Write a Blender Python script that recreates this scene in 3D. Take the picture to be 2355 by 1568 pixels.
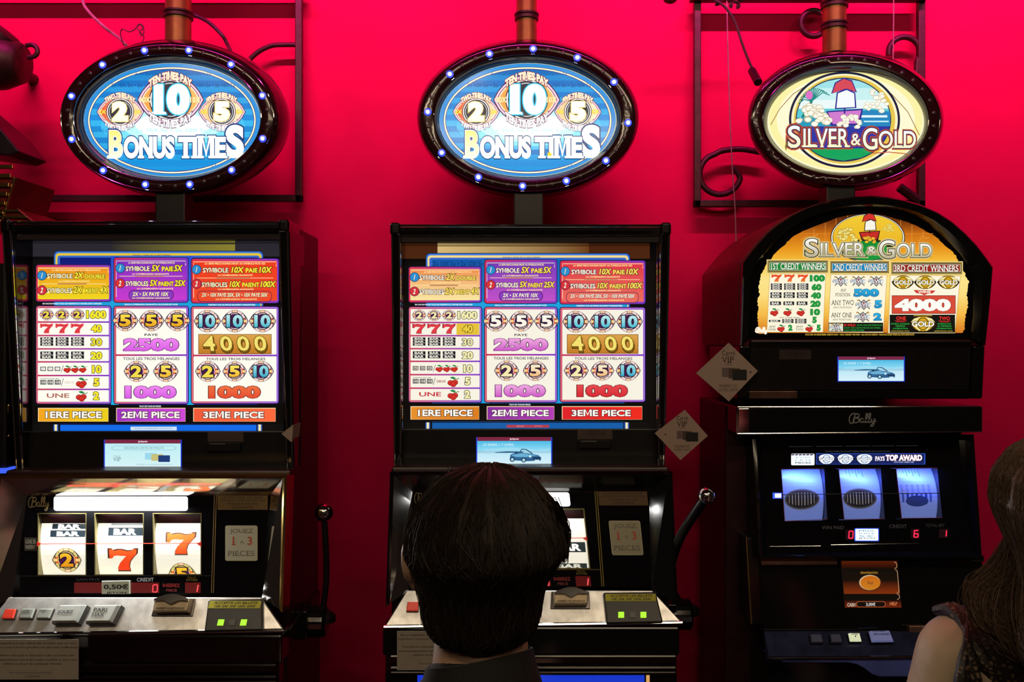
import bpy, bmesh, math, random
from mathutils import Vector, Matrix
random.seed(7)
for o in list(bpy.data.objects): bpy.data.objects.remove(o)
SC = bpy.context.scene
COL = SC.collection
PI = math.pi

# ------------------------------------------------------------------ camera, world, light, exposure
H = 1.45                      # eye height
FP, CX, CY = 2000.0, 1177.5, 784.0
cam = bpy.data.cameras.new('camera'); camo = bpy.data.objects.new('camera', cam); COL.objects.link(camo)
camo.location = (0, 0, H); camo.rotation_euler = (PI/2, 0, 0)
cam.sensor_width = 36; cam.lens = 36*FP/2355; cam.clip_start = .02
SC.camera = camo
SC.view_settings.view_transform = 'Standard'; SC.view_settings.look = 'None'
SC.view_settings.exposure = 0; SC.view_settings.gamma = 1; SC.view_settings.use_curve_mapping = False
w = bpy.data.worlds.new('world'); SC.world = w; w.use_nodes = True
w.node_tree.nodes['Background'].inputs[0].default_value = (.9, .55, .42, 1)
w.node_tree.nodes['Background'].inputs[1].default_value = .012

def lamp(name, kind, loc, target, power, col, size=.2, size_y=None, spot=None, blend=.6):
    l = bpy.data.lights.new(name, kind); l.energy = power; l.color = col
    if kind == 'AREA':
        l.size = size
        if size_y: l.shape = 'RECTANGLE'; l.size_y = size_y
    else: l.shadow_soft_size = size
    if spot: l.spot_size = spot; l.spot_blend = blend
    o = bpy.data.objects.new(name, l); COL.objects.link(o); o.location = loc
    o.rotation_euler = (Vector(target)-Vector(loc)).to_track_quat('-Z', 'Y').to_euler()
    return o
RED = (1, .03, .42)       # long red light strips along the ceiling, washing the wall
for x, L, pw in ((-.75, 1.7, 12), (1.0, 1.8, 15)):
    lamp('red_light_strip', 'AREA', (x, 1.35, 2.95), (x, 2.22, 2.46), pw, RED, L, .03).data.spread = math.radians(78)
WARM = (1, .78, .52)  # unseen room lights, added for warm ambient fill and long glints on chrome
lamp('added_room_fill', 'AREA', (-.9, -.5, 2.9), (-.5, 1.6, .8), 11, WARM, 1.5, .12)
lamp('added_room_fill', 'AREA', (1.0, -.2, 2.9), (.6, 1.5, .8), 9, WARM, 1.5, .10)
lamp('added_room_fill', 'AREA', (.1, -2.2, 2.9), (0, 1.5, 1), 11, WARM, 3.0, .10)

# ------------------------------------------------------------------ materials
def lin(h):
    h = h.lstrip('#'); o = []
    for i in (0, 2, 4):
        c = int(h[i:i+2], 16)/255
        o.append(c/12.92 if c <= .04045 else ((c+.055)/1.055)**2.4)
    return tuple(o)
MAT = {}
def mat(name, base=(.5, .5, .5), rough=.5, metal=0, emit=None, es=1, noise=None, bump=0, spec=.5, coat=0):
    if name in MAT: return MAT[name]
    m = bpy.data.materials.new(name); m.use_nodes = True; MAT[name] = m
    nt = m.node_tree; b = nt.nodes['Principled BSDF']
    if isinstance(base, str): base = lin(base)
    b.inputs['Base Color'].default_value = (*base, 1)
    b.inputs['Roughness'].default_value = rough; b.inputs['Metallic'].default_value = metal
    b.inputs['Specular IOR Level'].default_value = spec
    b.inputs['Coat Weight'].default_value = coat; b.inputs['Coat Roughness'].default_value = .05
    if emit:
        if isinstance(emit, str): emit = lin(emit)
        b.inputs['Emission Color'].default_value = (*emit, 1); b.inputs['Emission Strength'].default_value = es
    if noise or bump:
        tc = nt.nodes.new('ShaderNodeTexCoord'); n = nt.nodes.new('ShaderNodeTexNoise')
        sc, amt = noise if noise else (200, 0)
        n.inputs['Scale'].default_value = sc; n.inputs['Detail'].default_value = 4
        nt.links.new(tc.outputs['Object'], n.inputs['Vector'])
        if amt:
            r = nt.nodes.new('ShaderNodeValToRGB')
            r.color_ramp.elements[0].position = .3; r.color_ramp.elements[1].position = .7
            r.color_ramp.elements[0].color = (*[c*(1-amt) for c in base], 1)
            r.color_ramp.elements[1].color = (*[min(1, c*(1+amt)) for c in base], 1)
            nt.links.new(n.outputs['Fac'], r.inputs['Fac']); nt.links.new(r.outputs['Color'], b.inputs['Base Color'])
        if bump:
            bp = nt.nodes.new('ShaderNodeBump'); bp.inputs['Strength'].default_value = bump; bp.inputs['Distance'].default_value = .002
            nt.links.new(n.outputs['Fac'], bp.inputs['Height']); nt.links.new(bp.outputs['Normal'], b.inputs['Normal'])
    return m
def print_mat(name, es, rough=.12, base=.25, sample=False):
    """printed artwork: the colours of the print live in the mesh's colour attribute; es = how strongly it is back-lit"""
    if name in MAT: return MAT[name]
    m = bpy.data.materials.new(name); m.use_nodes = True; MAT[name] = m
    nt = m.node_tree; b = nt.nodes['Principled BSDF']
    a = nt.nodes.new('ShaderNodeAttribute'); a.attribute_name = 'ink'
    if es:
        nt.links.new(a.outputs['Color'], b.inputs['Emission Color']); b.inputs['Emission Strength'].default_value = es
        b.inputs['Base Color'].default_value = (.02, .02, .02, 1)
        if not sample: m.cycles.emission_sampling = 'FRONT' if sample else 'NONE'
    else:
        nt.links.new(a.outputs['Color'], b.inputs['Base Color'])
    b.inputs['Roughness'].default_value = rough
    return m
M_BLACK = mat('black_gloss', (.006, .006, .007), .12, noise=(60, .1))
M_BLACK2 = mat('black_satin', (.008, .007, .008), .35, noise=(60, .2))
M_CHROME = mat('chrome', (.75, .74, .72), .08, 1, noise=(20, .05))
M_DKCHR = mat('dark_chrome', (.16, .15, .15), .14, 1, noise=(20, .1))
M_BRUSH = mat('brushed_steel', (.66, .66, .66), .28, .6, noise=(45, .25), bump=.05)
M_GOLD = mat('gilded_metal', (.62, .42, .14), .22, 1, noise=(30, .2))
M_MAROON = mat('dark_maroon_laminate', (.022, .004, .006), .38, noise=(40, .3))
M_IRON = mat('painted_iron', (.055, .018, .018), .45, .3, noise=(60, .3))
M_SIGNRIM = mat('sign_rim_plastic', (.022, .006, .006), .13, noise=(60, .1), coat=.4)
M_GLASSBLK = mat('smoked_glass', (.004, .004, .005), .06)
P_LIT = print_mat('backlit_print', 1.0)
P_DIM = print_mat('printed_card', 0, .55)
P_SCR = print_mat('screen_image', 1.0, .1)
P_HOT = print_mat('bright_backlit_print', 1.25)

# ------------------------------------------------------------------ pixels of the survey -> points of the place
class Frame:
    def __init__(s, dx, dy): s.dx, s.dy = dx, dy
F2 = Frame(0, 0)               # middle machine (design space)
F1 = Frame(-.7974, -.048)      # the same model of machine, further left and a little nearer
def P(px, py, Y, k=0, z0=H, fr=F2):
    a = (py-CY)/FP; Yb = Y+fr.dy
    Yw = (Yb+k*(H-z0))/(1+k*a)
    return Vector(((px-CX)/FP*Yw-fr.dx, Yw-fr.dy, H-a*Yw))
def zof(py, Y): return H-(py-CY)/FP*Y
class Plane:
    """a flat surface, sampled in survey pixels (optionally of a magnified detail: ox, oy, s)"""
    def __init__(s, Y, k=0, py0=CY, fr=F2, ox=0, oy=0, s_=1):
        s.Y, s.k, s.fr, s.ox, s.oy, s.s = Y, k, fr, ox, oy, s_
        s.z0 = zof(py0, Y+fr.dy)
        s.n = Vector((0, -1, k)).normalized()
    def zoomed(s, ox, oy, s_, fr=None):
        q = Plane(s.Y, s.k, CY, fr or s.fr, ox, oy, s_); q.z0 = s.z0; return q
    def __call__(s, x, y, d=0):
        return P(s.ox+x*s.s, s.oy+y*s.s, s.Y, s.k, s.z0, s.fr)+s.n*d

# ------------------------------------------------------------------ things, parts, labels
class Thing:
    def __init__(s, name, label, cat, org, loc=None, group=None):
        s.org = Vector(org); s.o = bpy.data.objects.new(name, None); COL.objects.link(s.o)
        s.o.empty_display_size = .05; s.o.location = loc if loc is not None else org
        s.o['label'] = label; s.o['category'] = cat
        if group: s.o['group'] = group
class MB:
    def __init__(s): s.v, s.f, s.m, s.c = [], [], [], None
    def add(s, vs, fs, mi=0):
        b = len(s.v); s.v += [Vector(v) for v in vs]; s.f += [tuple(i+b for i in f) for f in fs]; s.m += [mi]*len(fs); return s
    def hexa(s, p, mi=0):      # p: front quad (4, ccw seen from front: TL,TR,BR,BL) + back quad
        return s.add(p, [(0, 3, 2, 1), (4, 5, 6, 7), (0, 1, 5, 4), (1, 2, 6, 5), (2, 3, 7, 6), (3, 0, 4, 7)], mi)
    def box(s, x0, x1, y0, y1, z0, z1, mi=0):
        return s.hexa([(x0, y0, z1), (x1, y0, z1), (x1, y0, z0), (x0, y0, z0), (x0, y1, z1), (x1, y1, z1), (x1, y1, z0), (x0, y1, z0)], mi)
    def prism(s, pts, vec, mi=0):
        n = len(pts); vec = Vector(vec); q = [Vector(p) for p in pts]
        return s.add(q+[p+vec for p in q], [tuple(range(n-1, -1, -1)), tuple(range(n, 2*n))]+[(i, (i+1) % n, (i+1) % n+n, i+n) for i in range(n)], mi)
    def loft(s, rings, cap0=False, cap1=False, mi=0, closed=True):
        n = len(rings[0]); vs = [p for r in rings for p in r]; fs = []
        for j in range(len(rings)-1):
            for i in range(n if closed else n-1):
                a, b = j*n+i, j*n+(i+1) % n
                fs.append((a, b, b+n, a+n))
        if cap0: fs.append(tuple(range(n-1, -1, -1)))
        if cap1: fs.append(tuple(range((len(rings)-1)*n, len(rings)*n)))
        return s.add(vs, fs, mi)
    def tube(s, pts, r, n=10, mi=0, cap=True):
        pts = [Vector(p) for p in pts]; rs = r if isinstance(r, (list, tuple)) else [r]*len(pts); rings = []
        up = Vector((0, 0, 1)); last = None
        for i, p in enumerate(pts):
            t = (pts[min(i+1, len(pts)-1)]-pts[max(i-1, 0)]).normalized()
            if last is None:
                u = t.cross(up)
                if u.length < .1: u = t.cross(Vector((1, 0, 0)))
            else: u = last-t*last.dot(t)
            u.normalize(); last = u; v = t.cross(u)
            rings.append([p+(u*math.cos(a)+v*math.sin(a))*rs[i] for a in [2*PI*k/n for k in range(n)]])
        return s.loft(rings, cap, cap, mi)
    def lathe(s, c, axis, prof, n=24, mi=0):   # prof: (along, radius)
        c = Vector(c); a = Vector(axis).normalized(); u = a.orthogonal().normalized(); v = a.cross(u)
        return s.loft([[c+a*h+(u*math.cos(t)+v*math.sin(t))*max(r, 1e-5) for t in [2*PI*k/n for k in range(n)]] for h, r in prof], True, True, mi)
    def ball(s, c, r, n=16, mi=0):
        rx, ry, rz = (r, r, r) if not isinstance(r, (tuple, list)) else r
        c = Vector(c); rings = []
        for j in range(n//2+1):
            th = PI*j/(n//2); rr = max(math.sin(th), 1e-4)
            rings.append([c+Vector((rx*rr*math.cos(2*PI*i/n), ry*rr*math.sin(2*PI*i/n), -rz*math.cos(th))) for i in range(n)])
        return s.loft(rings, True, True, mi)
def link_mesh(name, me, mats, parent=None, smooth=False, bevel=0, seg=2):
    o = bpy.data.objects.new(name, me); COL.objects.link(o)
    for m in (mats if isinstance(mats, (list, tuple)) else [mats]): me.materials.append(m)
    if parent is not None: o.parent = parent
    if smooth:
        for p in me.polygons: p.use_smooth = True
        if smooth != 'all':
            try: me.set_sharp_from_angle(angle=math.radians(smooth if smooth is not True else 40))
            except Exception: pass
    if bevel:
        b = o.modifiers.new('bevel', 'BEVEL'); b.width = bevel; b.segments = seg; b.limit_method = 'ANGLE'; b.angle_limit = math.radians(35)
        b.harden_normals = False
    return o
def mesh_of(mb, org=(0, 0, 0)):
    org = Vector(org); me = bpy.data.meshes.new('mesh')
    me.from_pydata([tuple(v-org) for v in mb.v], [], mb.f)
    me.polygons.foreach_set('material_index', mb.m)
    bm = bmesh.new(); bm.from_mesh(me); bmesh.ops.recalc_face_normals(bm, faces=bm.faces); bm.to_mesh(me); bm.free()
    return me
def part(T, name, mb, mats, sub=None, smooth=False, bevel=0, label=None, seg=2):
    o = link_mesh(name, mesh_of(mb, T.org), mats, sub if sub is not None else T.o, smooth, bevel, seg)
    if label: o['label'] = label
    return o
def single(name, label, cat, mb, mats, org, group=None, smooth=False, bevel=0):
    o = link_mesh(name, mesh_of(mb, org), mats, None, smooth, bevel); o.location = org
    o['label'] = label; o['category'] = cat
    if group: o['group'] = group
    return o
def struct(name, mb, m, bevel=0):
    o = link_mesh(name, mesh_of(mb), m, None, False, bevel); o['kind'] = 'structure'; return o

# ------------------------------------------------------------------ printed artwork
_TXT = {}
def glyphs(s, off, serif=False):
    key = (s, round(off, 4), serif)
    if key in _TXT: return _TXT[key]
    def raw_text(t, o):
        cu = bpy.data.curves.new('text', 'FONT'); cu.body = t; cu.offset = o; cu.resolution_u = 7 if serif else 3
        ob = bpy.data.objects.new('text', cu); me = bpy.data.meshes.new_from_object(ob)
        r = [(v.co.x, v.co.y) for v in me.vertices], [tuple(p.vertices) for p in me.polygons]
        bpy.data.objects.remove(ob); bpy.data.curves.remove(cu); bpy.data.meshes.remove(me); return r
    def adv(t): return max(v[0] for v in raw_text(t+'I', 0)[0])-max(v[0] for v in raw_text('I', 0)[0]) if t else 0.0
    if 'M' not in s: vs, fs = raw_text(s, off)
    else:                        # the font's M folds over when emboldened: draw it here
        vs, fs = [], []; m0 = raw_text('M', 0)[0]; ma, mb_ = min(v[0] for v in m0), max(v[0] for v in m0); pos = 0
        for i, seg in enumerate(s.split('M')):
            if i:
                x = adv(s[:pos-1]); x0, x1, y0, y1 = x+ma-off, x+mb_+off, -off, .727+off; mid = (x0+x1)/2; w_ = .088+2*off; dw = w_*1.12; v = .24-off*.6
                sl = (y1-v)/(mid-x0-dw); vb = max(y0+.002, v-.15-1.6*off); yt = min(y1-.05, vb+sl*(mid-x0-w_)); n = len(vs)
                vs += [(x0, y0), (x0+w_, y0), (x0+w_, yt), (mid, vb), (x1-w_, yt), (x1-w_, y0), (x1, y0), (x1, y1), (x1-dw, y1), (mid, v), (x0+dw, y1), (x0, y1)]
                fs += [(n, n+1, n+2, n+10, n+11), (n+2, n+3, n+9, n+10), (n+3, n+4, n+8, n+9), (n+4, n+5, n+6, n+7, n+8)]
            if seg.strip():
                a, f = raw_text(seg, off); x = adv(s[:pos]); n = len(vs); vs += [(p[0]+x, p[1]) for p in a]; fs += [tuple(k+n for k in q) for q in f]
            pos += len(seg)+1
    if serif:
        cnt = {}
        for f in fs:
            for i in range(len(f)):
                e = tuple(sorted((f[i], f[(i+1) % len(f)]))); cnt[e] = cnt.get(e, 0)+1
        for (a, b), c in list(cnt.items()):
            if c != 1: continue
            (xa, ya), (xb, yb) = vs[a], vs[b]
            if abs(ya-yb) > .004 or abs(xa-xb) < .03: continue
            x0, x1 = min(xa, xb), max(xa, xb); cap = .727
            if abs(ya+off) < .03: y0, y1 = ya, ya+.07
            elif abs(ya-cap-off) < .03: y0, y1 = ya-.07, ya
            else: continue
            e = .07; n = len(vs)
            vs += [(x0-e, y0), (x1+e, y0), (x1+e, y1), (x0-e, y1)]; fs.append((n, n+1, n+2, n+3))
    _TXT[key] = (vs, fs); return vs, fs
class Art:
    def __init__(s, plane, dz=.00015, base=0):
        s.p, s.dz, s.base = plane, dz, base; s.v, s.f, s.c, s.bb = [], [], [], []; s.cuts = None
    def _lay(s, b):
        l = 0
        for (x0, y0, x1, y1, k) in s.bb:
            if x0 < b[2] and x1 > b[0] and y0 < b[3] and y1 > b[1]: l = max(l, k+1)
        s.bb.append((*b, l)); return l
    def raw(s, pts, faces, col, col2=None, horiz=False):
        xs = [p[0] for p in pts]; ys = [p[1] for p in pts]; b = (min(xs), min(ys), max(xs), max(ys))
        d = (s._lay(b)+s.base)*s.dz+.0002; n = len(s.v)
        c1 = lin(col); c2 = lin(col2) if col2 else None
        for x, y in pts:
            s.v.append(Vector((x, y, d)) if s.cuts else s.p(x, y, d))
            if c2:
                t = (x-b[0])/max(1e-6, b[2]-b[0]) if horiz else (y-b[1])/max(1e-6, b[3]-b[1])
                s.c.append(tuple(a*(1-t)+e*t for a, e in zip(c1, c2)))
            else: s.c.append(c1)
        s.f += [tuple(i+n for i in f) for f in faces]; return s
    def poly(s, pts, col, col2=None, horiz=False): return s.raw(pts, [tuple(range(len(pts)))], col, col2, horiz)
    def rrpts(s, x0, y0, x1, y1, r, n=5):
        if r <= 0: return [(x0, y0), (x1, y0), (x1, y1), (x0, y1)]
        o = []
        for cx, cy, a in ((x1-r, y0+r, -90), (x1-r, y1-r, 0), (x0+r, y1-r, 90), (x0+r, y0+r, 180)):
            o += [(cx+r*math.cos(math.radians(a+90*i/n)), cy+r*math.sin(math.radians(a+90*i/n))) for i in range(n+1)]
        return o
    def rect(s, x0, y0, x1, y1, col, col2=None, r=0, horiz=False): return s.poly(s.rrpts(x0, y0, x1, y1, r), col, col2, horiz)
    def frame(s, x0, y0, x1, y1, t, col, r=6, col2=None, horiz=False):
        a = s.rrpts(x0, y0, x1, y1, r); b = s.rrpts(x0+t, y0+t, x1-t, y1-t, max(r-t, .5)); n = len(a)
        return s.raw(a+b, [(i, (i+1) % n, (i+1) % n+n, i+n) for i in range(n)], col, col2, horiz)
    def ell(s, cx, cy, rx, ry, col, col2=None, n=40, a0=0, a1=360):
        full = a1-a0 >= 360
        return s.poly([(cx+rx*math.cos(math.radians(a0+(a1-a0)*i/n)), cy+ry*math.sin(math.radians(a0+(a1-a0)*i/n))) for i in range(n if full else n+1)], col, col2)
    def ring(s, cx, cy, rx, ry, t, col, n=64, a0=0, a1=360):
        full = a1-a0 >= 360; m = n if full else n+1; A = [math.radians(a0+(a1-a0)*i/n) for i in range(m)]
        pts = [(cx+rx*math.cos(a), cy+ry*math.sin(a)) for a in A]+[(cx+(rx-t)*math.cos(a), cy+(ry-t)*math.sin(a)) for a in A]
        return s.raw(pts, [(i, (i+1) % m, (i+1) % m+m, i+m) for i in range(m if full else m-1)], col)
    def line(s, pts, t, col):
        L, R = [], []
        for i, (x, y) in enumerate(pts):
            x0, y0 = pts[max(i-1, 0)]; x1, y1 = pts[min(i+1, len(pts)-1)]
            d = math.hypot(x1-x0, y1-y0) or 1; nx, ny = -(y1-y0)/d*t/2, (x1-x0)/d*t/2
            L.append((x+nx, y+ny)); R.append((x-nx, y-ny))
        n = len(pts); return s.raw(L+R, [(i, i+1, i+1+n, i+n) for i in range(n-1)], col)
    def text(s, t, x0, y0, x1, y1, col, col2=None, b=.02, sh=0, ol=None, ow=.035, serif=False, arc=None, warp=None, ol2=None, ow2=.08):
        v0, _ = glyphs(t, b, serif); q_ = abs(sh)*(y1-y0)/2; x0, x1 = x0+q_, x1-q_
        bx0, bx1 = min(v[0] for v in v0), max(v[0] for v in v0); by0, by1 = min(v[1] for v in v0), max(v[1] for v in v0)
        def put(off, c, cc=None):
            vs, fs = glyphs(t, off, serif); pts = []
            for x, y in vs:
                u = (x-bx0)/(bx1-bx0); v = (y-by0)/(by1-by0)
                X = x0+u*(x1-x0)+sh*(v-.5)*(y1-y0); Y = y1-v*(y1-y0)
                if warp: X, Y = warp(u, v, X, Y)
                if arc:     # arc = (cx, cy, radius, a0, a1) degrees, text height y1-y0; a1<a0 writes along the bottom
                    cx, cy, ra, a0, a1 = arc[:5]; asp = arc[5] if len(arc) > 5 else 1
                    a = math.radians(a0+(a1-a0)*u); rr = ra+(v if a1 > a0 else 1-v)*(y1-y0)
                    X, Y = cx+rr*math.cos(a), cy+rr*math.sin(a)*asp
                pts.append((X, Y))
            s.raw(pts, fs, c, cc)
        if ol2: put(b+ow2, ol2)
        if ol: put(b+ow, ol)
        put(b, col, col2); return s
    def build(s, T, name, m, sub=None, label=None, back=None):
        me = s.mesh(T.org)
        o = link_mesh(name, me, m, sub if sub is not None else T.o)
        if label: o['label'] = label
        return o
    def mesh(s, org):
        org = Vector(org); me = bpy.data.meshes.new('mesh'); me.from_pydata([tuple(v-org) for v in s.v] if not s.cuts else [tuple(v) for v in s.v], [], s.f)
        if s.cuts:                     # print that lies on a curved drum: cut the flat shapes across before bending them
            bm = bmesh.new(); bm.from_mesh(me); L = bm.verts.layers.float_vector.new('c')
            bm.verts.ensure_lookup_table()
            for v, c in zip(bm.verts, s.c): v[L] = c
            for y in s.cuts: bmesh.ops.bisect_plane(bm, geom=bm.verts[:]+bm.edges[:]+bm.faces[:], plane_co=(0, y, 0), plane_no=(0, 1, 0), dist=1e-7)
            s.c = [tuple(v[L]) for v in bm.verts]
            for v in bm.verts: v.co = s.p(*v.co)-org
            bm.verts.layers.float_vector.remove(L); bm.to_mesh(me); bm.free()
        a = me.color_attributes.new('ink', 'FLOAT_COLOR', 'POINT')
        a.data.foreach_set('color', [c for col in s.c for c in (*col, 1)])
        return me
def seven(A, x0, y0, x1, y1, col, ol=None, col2=None, sh=0):
    u = [(.02, .0), (.14, .0), (.20, .07), (.34, .02), (.50, .03), (.66, .09), (.80, .07), (.88, 0), (1, 0), (.98, .22), (.86, .38), (.74, .58), (.70, .78), (.72, 1), (.30, 1), (.32, .80), (.40, .62), (.54, .42), (.62, .32), (.46, .31), (.30, .29), (.18, .32), (.12, .44), (.02, .44)]
    def q(e): 
        cx, cy = .5, .5
        return [(x0+(a+(a-cx)*e+sh*(.5-b))*(x1-x0), y0+(b+(b-cy)*e)*(y1-y0)) for a, b in u]
    if ol: A.poly(q(.13), ol)
    A.poly(q(0), col, col2)
def bar_sym(A, x0, y0, x1, y1, n=1, ink='1c1c22', pap='f4f0e4'):
    h = (y1-y0)/n
    for i in range(n):
        a, b = y0+i*h+h*.04, y0+(i+1)*h-h*.04
        A.rect(x0, a, x1, b, ink)
        A.text('BAR', x0+(x1-x0)*.14, a+h*.14, x1-(x1-x0)*.14, b-h*.14, pap, b=.03)
def cherry(A, cx, cy, r):
    for dx, dy in ((-.55, .25), (.35, .15), (0, .55)):
        A.ell(cx+dx*r, cy+dy*r, .62*r, .55*r, '5a1010', n=16); A.ell(cx+dx*r, cy+dy*r, .54*r, .47*r, 'e23a2c', 'c82020', n=16)
    A.poly([(cx-.7*r, cy-.85*r), (cx-.1*r, cy-1.0*r), (cx+.5*r, cy-.75*r), (cx+.2*r, cy-.45*r), (cx-.3*r, cy-.55*r)], '1c8a44')
    A.line([(cx+.2*r, cy-.5*r), (cx+.7*r, cy-.5*r), (cx+1.15*r, cy-.62*r)], r*.14, '1c7a3a')
def eye(cx, cy, w, h, n=14):
    o = []
    for i in range(2*n):
        t = i/n; u = -1+2*t if t <= 1 else 1-2*(t-1); sg = -1 if t <= 1 else 1
        o.append((cx+w*u, cy+sg*h*(1-abs(u)**2.3)**.85))
    return o
def medal(A, cx, cy, r, num, nc, nc2=None, fill='d8502c', ol='2c1838', rim='f2d8d4'):
    A.poly(eye(cx, cy, r, r*.80), ol); A.poly(eye(cx, cy, r*.94, r*.73), rim); A.poly(eye(cx, cy, r*.88, r*.68), fill)
    A.ell(cx, cy, r*.84, r*.84*.98, ol, n=28)
    for k in range(12):
        if k in (0, 6): continue
        A.ring(cx, cy, r*.80, r*.80, r*.16, rim if k % 3 else 'f4c8a0', n=4, a0=k*30-13.6, a1=k*30+13.6)
    A.ell(cx, cy, r*.84*.74, r*.84*.74, ol, n=28)
    A.poly(eye(cx, cy, r*.9, r*.36), fill); A.rect(cx-r*.86, cy-r*.09, cx-r*.62, cy+r*.09, 'f6d890'); A.rect(cx+r*.62, cy-r*.09, cx+r*.86, cy+r*.09, 'f6d890')
    A.ell(cx, cy, r*.58, r*.58, rim, n=28); A.ell(cx, cy, r*.53, r*.53, '4a1a50', n=28)
    h = r*.46; wd = r*(.60 if len(num) > 1 else .44)
    A.text(num, cx-wd, cy-h, cx+wd, cy+h, nc, nc2, b=.045, ol='1c1024', ow=.05)
def script_logo(A, x0, y0, x1, y1, col, t):
    S = [[(.30, .08), (.14, .02), (.02, .30), (.03, .70), (.14, .75), (.20, .40), (.22, .05), (.14, .72)], [(.21, .06), (.34, .05), (.36, .25), (.22, .36), (.36, .40), (.34, .66), (.20, .72), (.15, .62)],
         [(.52, .42), (.44, .40), (.40, .58), (.45, .70), (.51, .60), (.53, .42), (.52, .68), (.57, .68)], [(.57, .68), (.66, .30), (.67, .02), (.62, .10), (.61, .62), (.65, .70), (.70, .62)],
         [(.70, .62), (.77, .28), (.78, .0), (.73, .08), (.72, .62), (.76, .70), (.81, .60)], [(.82, .40), (.82, .62), (.88, .66), (.93, .42)], [(.94, .38), (.92, .72), (.86, .98), (.78, .96), (.84, .82), (.99, .58)]]
    for st in S:
        p = []
        for i in range(len(st)-1):
            a, b, c, d = st[max(i-1, 0)], st[i], st[i+1], st[min(i+2, len(st)-1)]
            for k in range(4):
                u = k/4; f = lambda q: .5*(2*b[q]+(c[q]-a[q])*u+(2*a[q]-5*b[q]+4*c[q]-d[q])*u*u+(3*b[q]-a[q]-3*c[q]+d[q])*u**3)
                p.append((f(0), f(1)))
        p.append(st[-1]); A.line([(x0+a*(x1-x0), y0+b*(y1-y0)) for a, b in p], t, col)
def plate(mb, pl, x0, y0, x1, y1, holes, d=0, mi=0):
    xs = sorted({x0, x1, *[h[0] for h in holes], *[h[2] for h in holes]}); ys = sorted({y0, y1, *[h[1] for h in holes], *[h[3] for h in holes]})
    for i in range(len(xs)-1):
        for j in range(len(ys)-1):
            mx, my = (xs[i]+xs[i+1])/2, (ys[j]+ys[j+1])/2
            if any(h[0] < mx < h[2] and h[1] < my < h[3] for h in holes): continue
            mb.add([pl(xs[i], ys[j], d), pl(xs[i+1], ys[j], d), pl(xs[i+1], ys[j+1], d), pl(xs[i], ys[j+1], d)], [(0, 3, 2, 1)], mi)
def spline(pts, n=6):
    pts = [Vector(p) for p in pts]; o = []
    for i in range(len(pts)-1):
        a, b, c, d = pts[max(i-1, 0)], pts[i], pts[i+1], pts[min(i+2, len(pts)-1)]
        for k in range(n):
            u = k/n; o.append(.5*(2*b+(c-a)*u+(2*a-5*b+4*c-d)*u*u+(3*b-a-3*c+d)*u**3))
    return o+[pts[-1]]

# ------------------------------------------------------------------ the room
WALL_Y = 2.22
M_WALL = mat('red_painted_wall', (.66, .005, .080), .8, noise=(9, .06), bump=.06, spec=.12)
struct('wall_back', MB().box(-2.4, 2.6, WALL_Y, WALL_Y+.12, 0, 3.0), M_WALL)
struct('floor', MB().box(-2.4, 2.6, -1.2, WALL_Y+.12, -.06, 0), mat('dark_red_carpet', (.05, .006, .008), .95, noise=(120, .5), bump=.3))
struct('ceiling', MB().box(-2.4, 2.6, .9, WALL_Y+.12, 3.0, 3.06), mat('dark_ceiling', (.03, .012, .012), .8, noise=(20, .2)))

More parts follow.
